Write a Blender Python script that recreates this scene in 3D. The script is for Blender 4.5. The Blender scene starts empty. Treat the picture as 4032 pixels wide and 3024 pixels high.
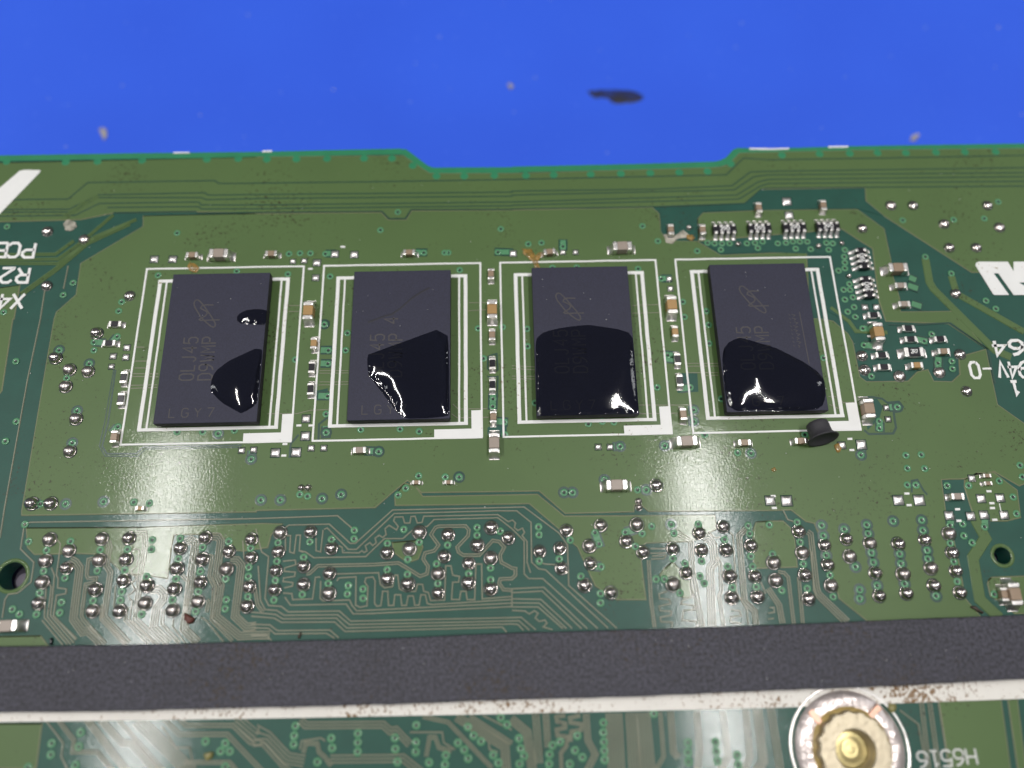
import bpy, bmesh, math, random
from mathutils import Matrix, Vector
from mathutils.geometry import tessellate_polygon, delaunay_2d_cdt
random.seed(7)
S = bpy.context.scene
COL = S.collection
S.unit_settings.system = 'METRIC'
S.unit_settings.scale_length = 0.001          # one unit is one millimetre

# ------------------------------------------------------------------ camera
# pose solved from the four printed chip outlines (13.3 mm wide) of the photograph
M = ((0.99973121, -0.02263954, 0.00499658), (-0.01975069, -0.9445214, -0.3278555), (0.01214187, 0.32766869, -0.94471467))
CAM = Vector((0.86418045, -23.3363439, 57.88980672))
FPX = 3000.0
cd = bpy.data.cameras.new('camera'); cam = bpy.data.objects.new('camera', cd); COL.objects.link(cam)
cd.sensor_width = 36.0; cd.lens = 36.0 * FPX / 4032.0
cd.clip_start = 1.0; cd.clip_end = 20000.0
R = Matrix(M).transposed() @ Matrix(((1, 0, 0), (0, -1, 0), (0, 0, -1)))
cam.matrix_world = Matrix.Translation(CAM) @ R.to_4x4()
cd.dof.use_dof = True; cd.dof.focus_distance = 60.0
cd.dof.aperture_fstop = cd.lens * 1e-3 / (2 * 1.0)     # pupil radius about 1 mm
S.camera = cam

# ------------------------------------------------------------------ world, lamps, exposure
W = bpy.data.worlds.new('World'); S.world = W; W.use_nodes = True
bg = W.node_tree.nodes['Background']; bg.inputs[0].default_value = (0.92, 0.95, 1.0, 1); bg.inputs[1].default_value = 0.09
def tube(x, y0, y1, z, wdt, L, col=(1.0, 0.975, 0.95)):
    d = bpy.data.lights.new('ceiling_tube', 'AREA'); d.shape = 'RECTANGLE'; d.size = wdt; d.size_y = y1 - y0
    d.energy = L * math.pi * wdt * (y1 - y0); d.color = col
    o = bpy.data.objects.new('ceiling_tube', d); COL.objects.link(o); o.location = (x, (y0 + y1) / 2, z)
tube(-692, -270, 408, 1500, 50, 104)
tube(402, -270, 380, 1500, 50, 104)
def add_reflection_light(loc, w, h, L):                       # unseen area lights added for rim reflections and soft fill, aimed at the bench
    d = bpy.data.lights.new('reflection_light', 'AREA'); d.shape = 'RECTANGLE'; d.size = w; d.size_y = h; d.energy = L * math.pi * w * h; d.color = (0.93, 0.96, 1.0)
    o = bpy.data.objects.new('reflection_light', d); COL.objects.link(o); o.location = loc
    o.rotation_euler = (Vector((0, 0, 0)) - Vector(loc)).to_track_quat('-Z', 'Y').to_euler()
add_reflection_light((-2300, 500, 1500), 300, 1100, 6)
add_reflection_light((2200, 900, 1700), 300, 1100, 6)
add_reflection_light((500, -2300, 1600), 1200, 300, 3)
S.view_settings.view_transform = 'Standard'; S.view_settings.look = 'None'
S.view_settings.exposure = 0.1; S.view_settings.gamma = 1.0; S.view_settings.use_curve_mapping = False
S.cycles.max_bounces = 6; S.cycles.transparent_max_bounces = 8; S.cycles.use_denoising = True

# ------------------------------------------------------------------ measured points -> board millimetres
TILE = {}
for r_, row in enumerate(('abcd', 'efgh', 'ijkl', 'mnop')):
    for c_, ch in enumerate(row):
        TILE[ch] = (1008 * c_, (500, 1256, 1900, 2268)[r_], 1008 / 2212)
TILE.update(q=(560, 1040, .42194), r=(1320, 1030, .42804), s=(2040, 1020, .42182), t=(2720, 1000, .47011),
            u=(2700, 780, .36166), v=(3540, 960, .38588), w=(0, 620, .38567), x=(2200, 300, .22604), y=(0, 0, 1.82278))
MT = Matrix(M).transposed()
def un(u, v, z=0.0):
    d = MT @ Vector(((u - 2016) / FPX, (v - 1512) / FPX, 1.0))
    return CAM + d * ((z - CAM.z) / d.z)
def P(tok, z=0.0):
    a, b = tok[1:].split(','); x0, y0, s = TILE[tok[0]]
    return un(x0 + float(a) * s, y0 + float(b) * s, z)
def PL(s, z=0.0):
    return [P(t, z).to_2d() for t in s.split()]

# ------------------------------------------------------------------ materials
MATS = {}
def nodes(name):
    m = bpy.data.materials.new(name); m.use_nodes = True; MATS[name] = m
    return m, m.node_tree.nodes, m.node_tree.links, m.node_tree.nodes['Principled BSDF']
def noise(N, L, scale, detail=2.0, src=None, rough=0.5):
    n = N.new('ShaderNodeTexNoise'); n.inputs['Scale'].default_value = scale; n.inputs['Detail'].default_value = detail
    n.inputs['Roughness'].default_value = rough
    if src: L.new(src, n.inputs['Vector'])
    return n
def ramp(N, L, src, stops):
    r = N.new('ShaderNodeValToRGB'); L.new(src, r.inputs[0])
    e = r.color_ramp.elements
    while len(e) < len(stops): e.new(0.5)
    for i, (p, c) in enumerate(stops):
        e[i].position = p; e[i].color = (*c, 1) if len(c) == 3 else c
    return r
def mixc(N, L, fac, a, b, mode='MIX'):
    m = N.new('ShaderNodeMix'); m.data_type = 'RGBA'; m.blend_type = mode
    for sock, v in ((m.inputs[0], fac), (m.inputs[6], a), (m.inputs[7], b)):
        if hasattr(v, 'is_linked'): L.new(v, sock)
        elif isinstance(v, (int, float)): sock.default_value = v
        else: sock.default_value = (*v, 1)
    return m.outputs[2]
def bump(N, L, B, h, strength, dist):
    b = N.new('ShaderNodeBump'); b.inputs['Strength'].default_value = strength; b.inputs['Distance'].default_value = dist
    L.new(h, b.inputs['Height']); L.new(b.outputs[0], B.inputs['Normal']); L.new(b.outputs[0], B.inputs['Coat Normal'])
def surf(name, col, rough=0.4, metal=0.0, spec=0.5, bs=None, bstr=0.2, bdist=0.02, var=0.12, vscale=0.6, dirt=0.0, dirtcol=(0.03, 0.022, 0.01), coat=0.0, grain=None):
    m, N, L, B = nodes(name)
    B.inputs['Roughness'].default_value = rough; B.inputs['Metallic'].default_value = metal
    B.inputs['Specular IOR Level'].default_value = spec; B.inputs['Coat Weight'].default_value = coat
    B.inputs['Coat Roughness'].default_value = 0.055
    g = N.new('ShaderNodeNewGeometry').outputs['Position']
    n = noise(N, L, vscale, 3, g)
    c = mixc(N, L, n.outputs[0], tuple(x * (1 - var) for x in col), tuple(min(1, x * (1 + var)) for x in col))
    if grain:
        ng = noise(N, L, grain[0], 3, g, 0.7)
        rg = ramp(N, L, ng.outputs[0], ((0.4, (0, 0, 0)), (0.6, (1, 1, 1))))
        c = mixc(N, L, rg.outputs[0], mixc(N, L, 1.0, c, (grain[1],) * 3, 'MULTIPLY'), mixc(N, L, 1.0, c, (grain[2],) * 3, 'MULTIPLY'))
    if dirt > 0:
        nd = noise(N, L, 3.4, 4, g, 0.75); nm = noise(N, L, 0.13, 2, g)
        add = N.new('ShaderNodeMath'); add.operation = 'MULTIPLY_ADD'
        L.new(nm.outputs[0], add.inputs[0]); add.inputs[1].default_value = 0.5; L.new(nd.outputs[0], add.inputs[2])
        rd = ramp(N, L, add.outputs[0], ((0.955 - dirt * 0.1, (0, 0, 0)), (1.02 - dirt * 0.1, (1, 1, 1))))
        c = mixc(N, L, rd.outputs[0], c, dirtcol)
    L.new(c, B.inputs['Base Color'])
    if bs:
        nb = noise(N, L, bs, 2, g, 0.6); bump(N, L, B, nb.outputs[0], bstr, bdist)
    return m
MASKB = dict(bs=6.0, bstr=0.27, bdist=0.02, coat=0.34)
surf('laminate', (0.011, 0.075, 0.053), 0.45, spec=0.32, var=0.2, dirt=0.35, **MASKB)
surf('laminate_edge', (0.026, 0.22, 0.1), 0.35, var=0.15, **MASKB)
surf('gap', (0.01, 0.052, 0.036), 0.35, var=0.15, **MASKB)  # recess shade of the channels put into the bare laminate colour
surf('pour', (0.084, 0.146, 0.046), 0.45, spec=0.32, var=0.13, vscale=0.12, dirt=0.72, dirtcol=(0.03, 0.026, 0.008), **MASKB)
surf('trace', (0.2, 0.205, 0.14), 0.42, var=0.2, dirt=0.3, **MASKB)
surf('via_ring', (0.075, 0.25, 0.115), 0.42, var=0.2, **MASKB)
surf('pour_edge', (0.15, 0.165, 0.08), 0.42, var=0.2, **MASKB)  # thinner mask at copper edges, with the bevel's lamp glint painted in
surf('via_hole_dome_shade', (0.006, 0.02, 0.014), 0.35)  # near-black for via holes and the painted shadow ring round domes
surf('solder', (0.9, 0.86, 0.83), 0.4, metal=1.0, var=0.08, bs=4.0, bstr=0.4, bdist=0.05)
surf('dome_solder', (0.62, 0.57, 0.54), 0.2, metal=1.0, var=0.1, bs=2.5, bstr=0.15, bdist=0.03)
surf('tin', (0.86, 0.83, 0.8), 0.33, metal=1.0, var=0.08, bs=6.0, bstr=0.25, bdist=0.03)
surf('ceramic', (0.3, 0.215, 0.145), 0.38, var=0.12, bs=9.0, bstr=0.1)
surf('ceramic_gold', (0.4, 0.24, 0.09), 0.38, var=0.12, bs=9.0, bstr=0.1)
surf('ceramic_grey', (0.34, 0.28, 0.235), 0.38, var=0.1, bs=9.0, bstr=0.1)
surf('resistor_black', (0.012, 0.011, 0.016), 0.28, var=0.1, bs=7.0, bstr=0.1)
surf('alumina', (0.75, 0.73, 0.7), 0.4, var=0.05)
surf('silk', (0.83, 0.83, 0.81), 0.5, var=0.06, bs=8.0, bstr=0.3, bdist=0.02, dirt=0.45, dirtcol=(0.3, 0.22, 0.1))
surf('silk_grey', (0.6, 0.61, 0.58), 0.5, var=0.1, bs=8.0, bstr=0.3, bdist=0.02)
surf('silk_band', (0.8, 0.77, 0.71), 0.5, var=0.08, bs=5.0, bstr=0.35, bdist=0.03, dirt=1.35, dirtcol=(0.2, 0.1, 0.025))
surf('scratched', (0.009, 0.009, 0.018), 0.5)
surf('package', (0.02, 0.0205, 0.044), 0.6, var=0.08, spec=0.45, bs=9.0, bstr=0.3, bdist=0.02, grain=(9.0, 0.85, 1.15))
surf('package_side', (0.012, 0.011, 0.015), 0.6, spec=0.3)
surf('laser_mark', (0.055, 0.05, 0.053), 0.6, var=0.3, vscale=3.0)
surf('bar_plastic', (0.037, 0.036, 0.05), 0.6, var=0.28, vscale=0.22, bs=6.0, bstr=0.7, bdist=0.06, grain=(4.6, 0.45, 1.65), dirt=0.9, dirtcol=(0.035, 0.022, 0.012))
surf('rubber', (0.042, 0.04, 0.046), 0.6, var=0.15, vscale=1.5, bs=5.0, bstr=0.2, bdist=0.04)
surf('amber', (0.36, 0.21, 0.05), 0.3, var=0.3, vscale=2.0, coat=0.4, bs=4.0, bstr=0.4, bdist=0.06)
surf('residue', (0.5, 0.46, 0.38), 0.5, var=0.4, vscale=3.0, bs=6.0, bstr=0.5, bdist=0.05)
surf('debris_brown', (0.1, 0.028, 0.018), 0.5, var=0.3, vscale=2.0)
surf('debris_dark', (0.035, 0.02, 0.01), 0.5, var=0.3, vscale=2.0)
surf('debris_olive', (0.22, 0.2, 0.06), 0.35, var=0.3, vscale=2.0, coat=0.3)
surf('peg_grey', (0.13, 0.12, 0.15), 0.6, bs=3.0)
surf('brass', (0.47, 0.41, 0.3), 0.42, metal=0.7, var=0.2, vscale=1.2, bs=3.0, bstr=0.3, bdist=0.08, dirt=0.9, dirtcol=(0.14, 0.08, 0.02))
surf('copper_tin', (0.72, 0.64, 0.61), 0.36, metal=0.65, var=0.14, vscale=0.9, bs=1.3, bstr=0.6, bdist=0.25)
surf('copper_bare', (0.66, 0.4, 0.3), 0.4, metal=0.6, var=0.15, bs=3.0)
surf('bore', (0.5, 0.42, 0.2), 0.35, metal=0.7, var=0.3, vscale=2.0, bs=3.0)
surf('flux_ring', (0.42, 0.3, 0.1), 0.4, var=0.5, vscale=2.5, bs=3.0, bstr=0.5, bdist=0.1)
# black liquid: dark clear film, mirror surface
m, N, L, B = nodes('liquid'); N.remove(B)
tr = N.new('ShaderNodeBsdfTransparent'); tr.inputs[0].default_value = (0.38, 0.4, 0.48, 1)
gl = N.new('ShaderNodeBsdfGlossy'); gl.inputs['Roughness'].default_value = 0.06
fr = N.new('ShaderNodeFresnel'); fr.inputs[0].default_value = 1.5
g_ = N.new('ShaderNodeNewGeometry').outputs['Position']
n1 = noise(N, L, 0.55, 2, g_); bp = N.new('ShaderNodeBump'); bp.inputs['Strength'].default_value = 0.12; bp.inputs['Distance'].default_value = 0.2
L.new(n1.outputs[0], bp.inputs['Height']); pass
mx = N.new('ShaderNodeMixShader'); L.new(fr.outputs[0], mx.inputs[0]); L.new(tr.outputs[0], mx.inputs[1]); L.new(gl.outputs[0], mx.inputs[2])
L.new(mx.outputs[0], N['Material Output'].inputs[0])
# blue work mat
def mat_blue():
    m, N, L, B = nodes('mat_blue'); B.inputs['Roughness'].default_value = 0.55; B.inputs['Specular IOR Level'].default_value = 0.2
    g = N.new('ShaderNodeNewGeometry').outputs['Position']
    a = noise(N, L, 0.05, 2, g); b = noise(N, L, 1.2, 4, g, 0.7)
    c = mixc(N, L, a.outputs[0], (0.03, 0.104, 0.74), (0.04, 0.138, 0.86))
    rb = ramp(N, L, b.outputs[0], ((0.62, (0, 0, 0)), (0.78, (1, 1, 1))))
    c = mixc(N, L, rb.outputs[0], c, (0.07, 0.17, 0.86))
    L.new(c, B.inputs['Base Color']); bump(N, L, B, b.outputs[0], 0.3, 0.08)
mat_blue()
for nm_ in ('amber', 'residue'):
    nt_ = MATS[nm_].node_tree; N, L, B = nt_.nodes, nt_.links, nt_.nodes['Principled BSDF']
    n1 = noise(N, L, 2.2, 3, N.new('ShaderNodeNewGeometry').outputs['Position'])
    L.new(ramp(N, L, n1.outputs[0], ((0.3, (0.3,) * 3), (0.6, (0.92,) * 3))).outputs[0], B.inputs['Alpha'])
m, N, L, B = nodes('ink'); B.inputs['Base Color'].default_value = (0.02, 0.02, 0.03, 1); B.inputs['Roughness'].default_value = 0.5
g_ = N.new('ShaderNodeNewGeometry').outputs['Position']; n1 = noise(N, L, 0.35, 3, g_)
L.new(ramp(N, L, n1.outputs[0], ((0.3, (0.45,) * 3), (0.6, (0.97,) * 3))).outputs[0], B.inputs['Alpha'])

# ------------------------------------------------------------------ mesh helpers
def obj(name, verts, faces, mat, parent=None, smooth=False, mats=None, fmat=None, loc=None):
    me = bpy.data.meshes.new(name); me.from_pydata([tuple(v) for v in verts], [], faces)
    for mm in (mats or [mat]): me.materials.append(MATS[mm])
    if fmat: me.polygons.foreach_set('material_index', fmat)
    if smooth: me.polygons.foreach_set('use_smooth', [True] * len(me.polygons))
    me.update(); o = bpy.data.objects.new(name, me); COL.objects.link(o)
    if parent: o.parent = parent
    if loc is not None: o.location = loc
    return o
def inst(o, name, parent=None, loc=(0, 0, 0), rz=0.0, sc=None):
    c = bpy.data.objects.new(name, o if isinstance(o, bpy.types.Mesh) else o.data); COL.objects.link(c)
    c.location = loc; c.rotation_euler = (0, 0, rz)
    if sc: c.scale = sc
    if parent: c.parent = parent
    return c
def tag(o, label=None, cat=None, group=None, kind=None):
    if label: o['label'] = label
    if cat: o['category'] = cat
    if group: o['group'] = group
    if kind: o['kind'] = kind
    return o
def thing(name, loc, label, cat, group=None, rz=0.0):
    o = bpy.data.objects.new(name, None); COL.objects.link(o); o.empty_display_size = 0.3
    o.location = loc; o.rotation_euler = (0, 0, rz); return tag(o, label, cat, group)
def area2(p): return sum(p[i].x * p[(i + 1) % len(p)].y - p[(i + 1) % len(p)].x * p[i].y for i in range(len(p)))
def prism(pts, z0, z1, inset=0.0, holes=()):
    pts = [Vector(p[:2]) for p in pts]
    if area2(pts) < 0: pts.reverse()
    loops = [pts] + [[Vector(h) for h in hl] for hl in holes]
    flat = [p for l in loops for p in l]
    tris = tessellate_polygon([[Vector((p.x, p.y, 0)) for p in l] for l in loops])
    n = len(flat); V = [(p.x, p.y, z1) for p in flat] + [(p.x, p.y, z0) for p in flat]; Fc = []
    for a, b, c in tris:
        pa, pb, pc = flat[a], flat[b], flat[c]
        if (pb - pa).cross(pc - pa) < 0: a, c = c, a
        Fc.append((a, b, c))
    k = 0
    for l in loops:
        m_ = len(l)
        for i in range(m_):
            a, b = k + i, k + (i + 1) % m_
            Fc.append((a, a + n, b + n, b))
        k += m_
    return V, Fc
def offset_line(pts, d):
    out = []
    for i, p in enumerate(pts):
        a = (p - pts[i - 1]).normalized() if i else None
        b = (pts[i + 1] - p).normalized() if i < len(pts) - 1 else None
        if a is None: a = b
        if b is None: b = a
        na = Vector((-a.y, a.x)); nb = Vector((-b.y, b.x)); mm = na + nb
        if mm.length < 0.35: mm = na
        mm.normalize(); k = max(0.5, mm.dot(na)); out.append(p + mm * (d / k))
    return out
def strip(pts, w, z0, z1, flare=0.02):
    pts = [p for i, p in enumerate(pts) if i == 0 or (p - pts[i - 1]).length > 1e-4]
    V = []; Fc = []
    ls = [offset_line(pts, s) for s in (w / 2 + flare, w / 2 - flare * 0.5, -w / 2 + flare * 0.5, -w / 2 - flare)]
    zs = (z0, z1, z1, z0); n = len(pts)
    for k in range(4): V += [(p.x, p.y, zs[k]) for p in ls[k]]
    for k in range(3):
        for i in range(n - 1): Fc.append((k * n + i + 1, k * n + i, (k + 1) * n + i, (k + 1) * n + i + 1))
    Fc.append((0, n, 2 * n, 3 * n)); Fc.append((n - 1, 4 * n - 1, 3 * n - 1, 2 * n - 1))
    return V, Fc
def lathe(prof, seg=20, squash=1.0):
    V = []; Fc = []
    for r, z in prof:
        for i in range(seg): V.append((r * math.cos(2 * math.pi * i / seg), r * math.sin(2 * math.pi * i / seg), z))
    for k in range(len(prof) - 1):
        for i in range(seg):
            j = (i + 1) % seg; Fc.append((k * seg + i, k * seg + j, (k + 1) * seg + j, (k + 1) * seg + i))
    return V, Fc
def box(x0, x1, y0, y1, z0, z1, b=0.0):
    if b <= 0:
        V = [(x, y, z) for z in (z0, z1) for x, y in ((x0, y0), (x1, y0), (x1, y1), (x0, y1))]
        return V, [(3, 2, 1, 0), (4, 5, 6, 7), (0, 1, 5, 4), (1, 2, 6, 5), (2, 3, 7, 6), (3, 0, 4, 7)]
    V = []
    def ring(i, z):
        c = b * 0.9
        return [(x0 + i + c, y0 + i, z), (x1 - i - c, y0 + i, z), (x1 - i, y0 + i + c, z), (x1 - i, y1 - i - c, z),
                (x1 - i - c, y1 - i, z), (x0 + i + c, y1 - i, z), (x0 + i, y1 - i - c, z), (x0 + i, y0 + i + c, z)]
    for r in (ring(0, z0), ring(0, z1 - b), ring(b * 0.3, z1 - b * 0.3), ring(b, z1)): V += r
    Fc = [tuple(range(7, -1, -1)), tuple(range(24, 32))]
    for k in range(3):
        for i in range(8):
            j = (i + 1) % 8; Fc.append((k * 8 + i, k * 8 + j, (k + 1) * 8 + j, (k + 1) * 8 + i))
    return V, Fc
def join(*parts):
    V = []; Fc = []
    for v, f in parts:
        k = len(V); V += list(v); Fc += [tuple(i + k for i in q) for q in f]
    return V, Fc

# stroke lettering on a 4 x 6 grid
GL = {'0': '1,0 0,1.2 0,4.8 1,6 3,6 4,4.8 4,1.2 3,0 1,0', '1': '0.8,4.6 2,6 2,0|0.6,0 3.4,0', '2': '0,5 1,6 3,6 4,5 4,3.8 0,0.4 0,0 4,0',
      '3': '0,5.2 1,6 3,6 4,5 4,4 3,3.2 1.6,3.2|3,3.2 4,2.4 4,1 3,0 1,0 0,0.8', '4': '3,0 3,6 0,2 4,2', '5': '4,6 0.4,6 0,3.4 1,3.9 3,3.9 4,2.9 4,1 3,0 1,0 0,0.8',
      '6': '3.6,6 2,5.6 0.4,4 0,2 0,1 1,0 3,0 4,1 4,2.4 3,3.4 1,3.4 0,2.4', '7': '0,6 4,6 1.4,0', '9': '0.4,0 2,0.4 3.6,2 4,4 4,5 3,6 1,6 0,5 0,3.6 1,2.6 3,2.6 4,3.6',
      'A': '0,0 2,6 4,0|0.8,2 3.2,2', 'B': '0,0 0,6 3,6 4,5.2 4,4 3,3.2 0,3.2|3,3.2 4,2.3 4,0.9 3,0 0,0', 'C': '4,5 3,6 1,6 0,4.8 0,1.2 1,0 3,0 4,1', 'D': '0,0 0,6 2.6,6 4,4.6 4,1.4 2.6,0 0,0',
      'G': '4,5 3,6 1,6 0,4.8 0,1.2 1,0 3,0 4,1 4,2.8 2.3,2.8', 'H': '0,0 0,6|4,0 4,6|0,3.1 4,3.1', 'J': '3,6 3,1 2.2,0 1,0 0,1', 'L': '0,6 0,0 3.6,0', 'M': '0,0 0,6 2,2.6 4,6 4,0',
      'P': '0,0 0,6 3,6 4,5 4,3.8 3,2.8 0,2.8', 'R': '0,0 0,6 3,6 4,5 4,3.9 3,2.9 0,2.9|2,2.9 4,0', 'V': '0,6 2,0 4,6', 'W': '0,6 0.9,0 2,4 3.1,0 4,6', 'X': '0,0 4,6|0,6 4,0', 'Y': '0,6 2,3 4,6|2,3 2,0', '-': '0.2,3 3.8,3', 'U': '0,6 0,1 1,0 3,0 4,1 4,6', ' ': ''}
def glyph(ch, h, wd, lw):
    out = []
    for s in GL[ch].split('|'):
        if not s: continue
        pts = [Vector((float(a) / 4 * wd, float(b) / 6 * h)) for a, b in (t.split(',') for t in s.split())]
        out.append(pts)
    return out
def letter(name, ch, org, ang, h, wd, lw, z, th, mat, parent):
    ca, sa = math.cos(ang), math.sin(ang); parts = []
    for i, pts in enumerate(glyph(ch, h, wd, lw)):
        q = [Vector((org.x + p.x * ca - p.y * sa, org.y + p.x * sa + p.y * ca)) for p in pts]
        parts.append(strip(q, lw, z, z + th + 0.0007 * i, 0.004))
    if parts: obj(name, *join(*parts), mat, parent)

# ------------------------------------------------------------------ work mat
MZ = -9.0
tag(obj('work_mat', [(-220, -160, MZ), (240, -160, MZ), (240, 260, MZ), (-220, 260, MZ)], [(0, 1, 2, 3)], 'mat_blue'), kind='structure')

# ------------------------------------------------------------------ circuit board
board = thing('circuit_board', (0, 0, -1.6), 'green printed circuit board with copper traces, vias and white silkscreen lying on blue mat', 'circuit board')
class _B:  # children are modelled in board-top coordinates
    pass
def bpart(name, vf, mat, smooth=False, z=1.6, **k):
    o = obj(name, vf[0], vf[1], mat, board, smooth, **k); o.location.z += z; return o
def circle(c, r, n=28): return [Vector((c.x + r * math.cos(2 * math.pi * i / n), c.y + r * math.sin(2 * math.pi * i / n))) for i in range(n)]
EDGE = 'a-300,250 a0,245 a1100,226 a2212,214 b600,200 b1240,186 b1300,194 b1360,238 b1480,330 b1530,350 b2212,346 c0,342 c1000,320 c1740,298 c1800,288 c1850,262 c1910,195 c1950,180 c2212,184 d0,186 d700,165 d1500,152 d2212,141 d2500,136'
edge = PL(EDGE)
bottom = [un(4400, 3400).to_2d(), un(-360, 3400).to_2d()]
HOLES = [(P('i105,808'), 1.0, -1), (P('l2025,632'), 0.62, -1)]
outline = edge + bottom
V, Fc = prism(outline, -1.6, 0.0, holes=[circle(c, r) for c, r, _ in HOLES])
bpart('substrate', (V, Fc), 'laminate')
for c, r, _ in HOLES:
    v, f = lathe([(r + 0.28, 0.004), (r + 0.26, 0.03), (r + 0.02, 0.03), (r, -0.05)], 32)
    o = bpart('hole_rim', (v, f), 'pour', True); o.location.x, o.location.y = c.x, c.y
# bare margin along the sawn edge
inner = offset_line(edge, -0.62)
mb = edge[:]; o_ = inner[:]; o_.reverse()
bpart('board_margin', prism(offset_line(edge, -0.01) + o_, 0.0, 0.012), 'laminate_edge')

Z = dict(pour=0.030, patch=0.036, island=0.042, trace=0.052, silk=0.068)
def pour(s, lvl='pour', mat='pour', name='copper_pour'):
    pts = PL(s); a = prism(pts, 0.0, Z[lvl]); b = strip(pts + [pts[0], pts[1]], 0.075, 0.0, Z[lvl] + 0.003, 0.03)
    return bpart(name, join(a, b), None, mats=[mat, 'pour_edge'], fmat=[0] * len(a[1]) + [1] * len(b[1]))
def channel(s, wtile=20, name='copper_gap', mat='gap', lvl='patch'):
    return bpart(name, strip(PL(s), wtile * 0.009, 0.02, Z[lvl], 0.01), mat)
def trace(s, n=1, sp=0.165, w=0.085, lvl='trace', mat='trace', name='trace'):
    pts = PL(s)
    for k in range(n):
        q = offset_line(pts, (k - (n - 1) / 2) * sp) if n > 1 else pts
        bpart(name, strip(q, w, 0.0, Z[lvl] + 0.0015 * (k % 2) + random.random() * 0.004, 0.018), mat)
# --- copper pours
pour('a-300,320 a2212,262 b0,262 b1270,250 b1500,404 b2212,404 c0,404 c1790,352 c1870,330 c1970,228 d0,222 d700,205 d2212,188 d2500,184 d2500,1250 d1760,1255 d1000,765 d850,640 d840,525 c2150,540 c2010,662 c1230,690 b2212,714 b1340,718 b1290,792 b1150,792 b1090,732 b0,742 a1690,732 a980,742 a700,800 a0,818 a-300,825')
pour('a1240,770 b0,752 b1080,742 b1140,805 b1300,805 b1350,728 b2212,722 c1210,697 c1268,750 c1285,900 c1330,985 c1600,990 c1800,1110 d330,1080 d360,1659 h430,0 h560,20 h690,130 h730,200 h790,500 h850,545 h1210,540 h1290,460 h1380,440 h1430,540 h1590,545 h1660,480 h1650,330 h1880,265 h1950,600 h1980,740 h2212,905 h2500,1080 h2500,1300 h2170,1440 h1950,1315 h1680,1380 h1495,1385 l1530,240 l1560,320 l1650,700 l1700,1000 l1860,1190 l860,1195 l615,1000 l520,640 l400,350 l330,335 l200,235 k2212,240 k1740,242 k1180,248 k1120,192 k1055,190 k1050,250 k460,265 k235,70 j2212,75 j1430,85 j1380,35 f1370,1445 f1310,1392 f1200,1480 j1030,215 j0,240 i2212,252 i190,282 e190,1659 e400,400 e470,0 a490,1600 a660,1450 a700,1180 a1240,860')
pour('j1200,115 j1285,8 j1372,28 j1440,122 j2212,108 k220,104 k450,292 k1750,285 k1765,400 k1560,505 k1160,520 k1110,560 k1110,650 k1155,1010 k905,1010 k720,890 k570,560 k480,480 k420,410 k150,180 j2212,184 j1205,196')
pour('i230,395 i1250,390 i2110,362 j60,356 j225,360 j180,400 j130,450 j100,560 i2100,590 i2000,580 i1900,440 i1500,450 i1480,560 i1445,825 i1275,800 i1070,780 i960,680 i935,620 i660,610 i300,620 i240,560')
pour('k2212,335 k2110,345 k2085,420 k2090,740 l250,728 l230,500 l190,390 l130,335')
pour('k1320,740 k1390,690 k1530,850 k1545,990 k1480,990 k1280,800')
pour('j1180,520 j1420,500 j1440,560 j1400,660 j1310,690 j1190,600')
pour('m-200,1280 m360,1280 m310,1659 m-200,1659'); pour('m-200,530 m350,520 m430,620 m-200,620')
pour('p1480,1085 p2010,1070 p2110,1800 p1590,1800'); pour('p2075,1070 p2150,1066 p2240,1800 p2180,1800')
pour('a-200,1420 a170,1370 a120,1659 e110,0 e15,620 e-200,900')
pour('c1610,985 c1605,800 c1650,745 c2212,722 d770,715 d1000,880 d1065,1180 d1060,1240 d1135,1480 d1140,1600 d1620,1595 h1880,258 h1560,40 h1020,18 d960,1500 d905,1050 d800,985 d640,880')
pour('c2140,620 d0,590 d575,590 d580,670 d420,690 c2140,690')
pour('l1905,850 l1930,822 l2500,800 l2500,1130 l2130,1130 l2030,1040 l1925,980 l1900,880')
pour('h1700,1390 h1800,1330 h1950,1330 h2150,1480 l2180,300 l2060,330 l1790,330 l1700,40')
# fat tracks
for s_, w_ in (('d1360,1140 d1395,1340 d1430,1400 h1960,270 h2100,330', 0.62), ('d1585,1290 d1630,1440 d2212,1770', 0.55), ('l1790,320 l1880,480 l1770,650 l1830,1010 l2000,1170', 0.8),
               ('d540,1560 h700,20 h760,105 h1030,118', 0.3)):
    bpart('copper_track', strip(PL(s_), w_, 0.0, Z['island'], 0.03), 'pour')
# bare patches inside the pours
for s_ in ('c1640,1000 c2212,975 d640,890 d790,990 d760,1040 d860,1659 d640,1659 d545,1100 d0,1085 c1830,1095',
           'd545,1125 d640,1659 d420,1540 d345,1180', 'c1280,700 c2010,668 c2150,545 d835,530 d840,640 d1000,770 d770,705 c1660,730 c1600,790 c1605,985 c1340,985 c1285,900',
           'f440,640 f620,600 f630,700 f520,705', 'g1420,470 g1600,470 g1610,630 g1430,640',
           'h800,690 h940,690 h990,760 h960,860 h860,960', 'f2000,940 f2160,850 f2170,1030 f2000,1000'):
    bpart('copper_gap', prism(PL(s_), 0.02, Z['patch']), 'laminate')
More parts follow.
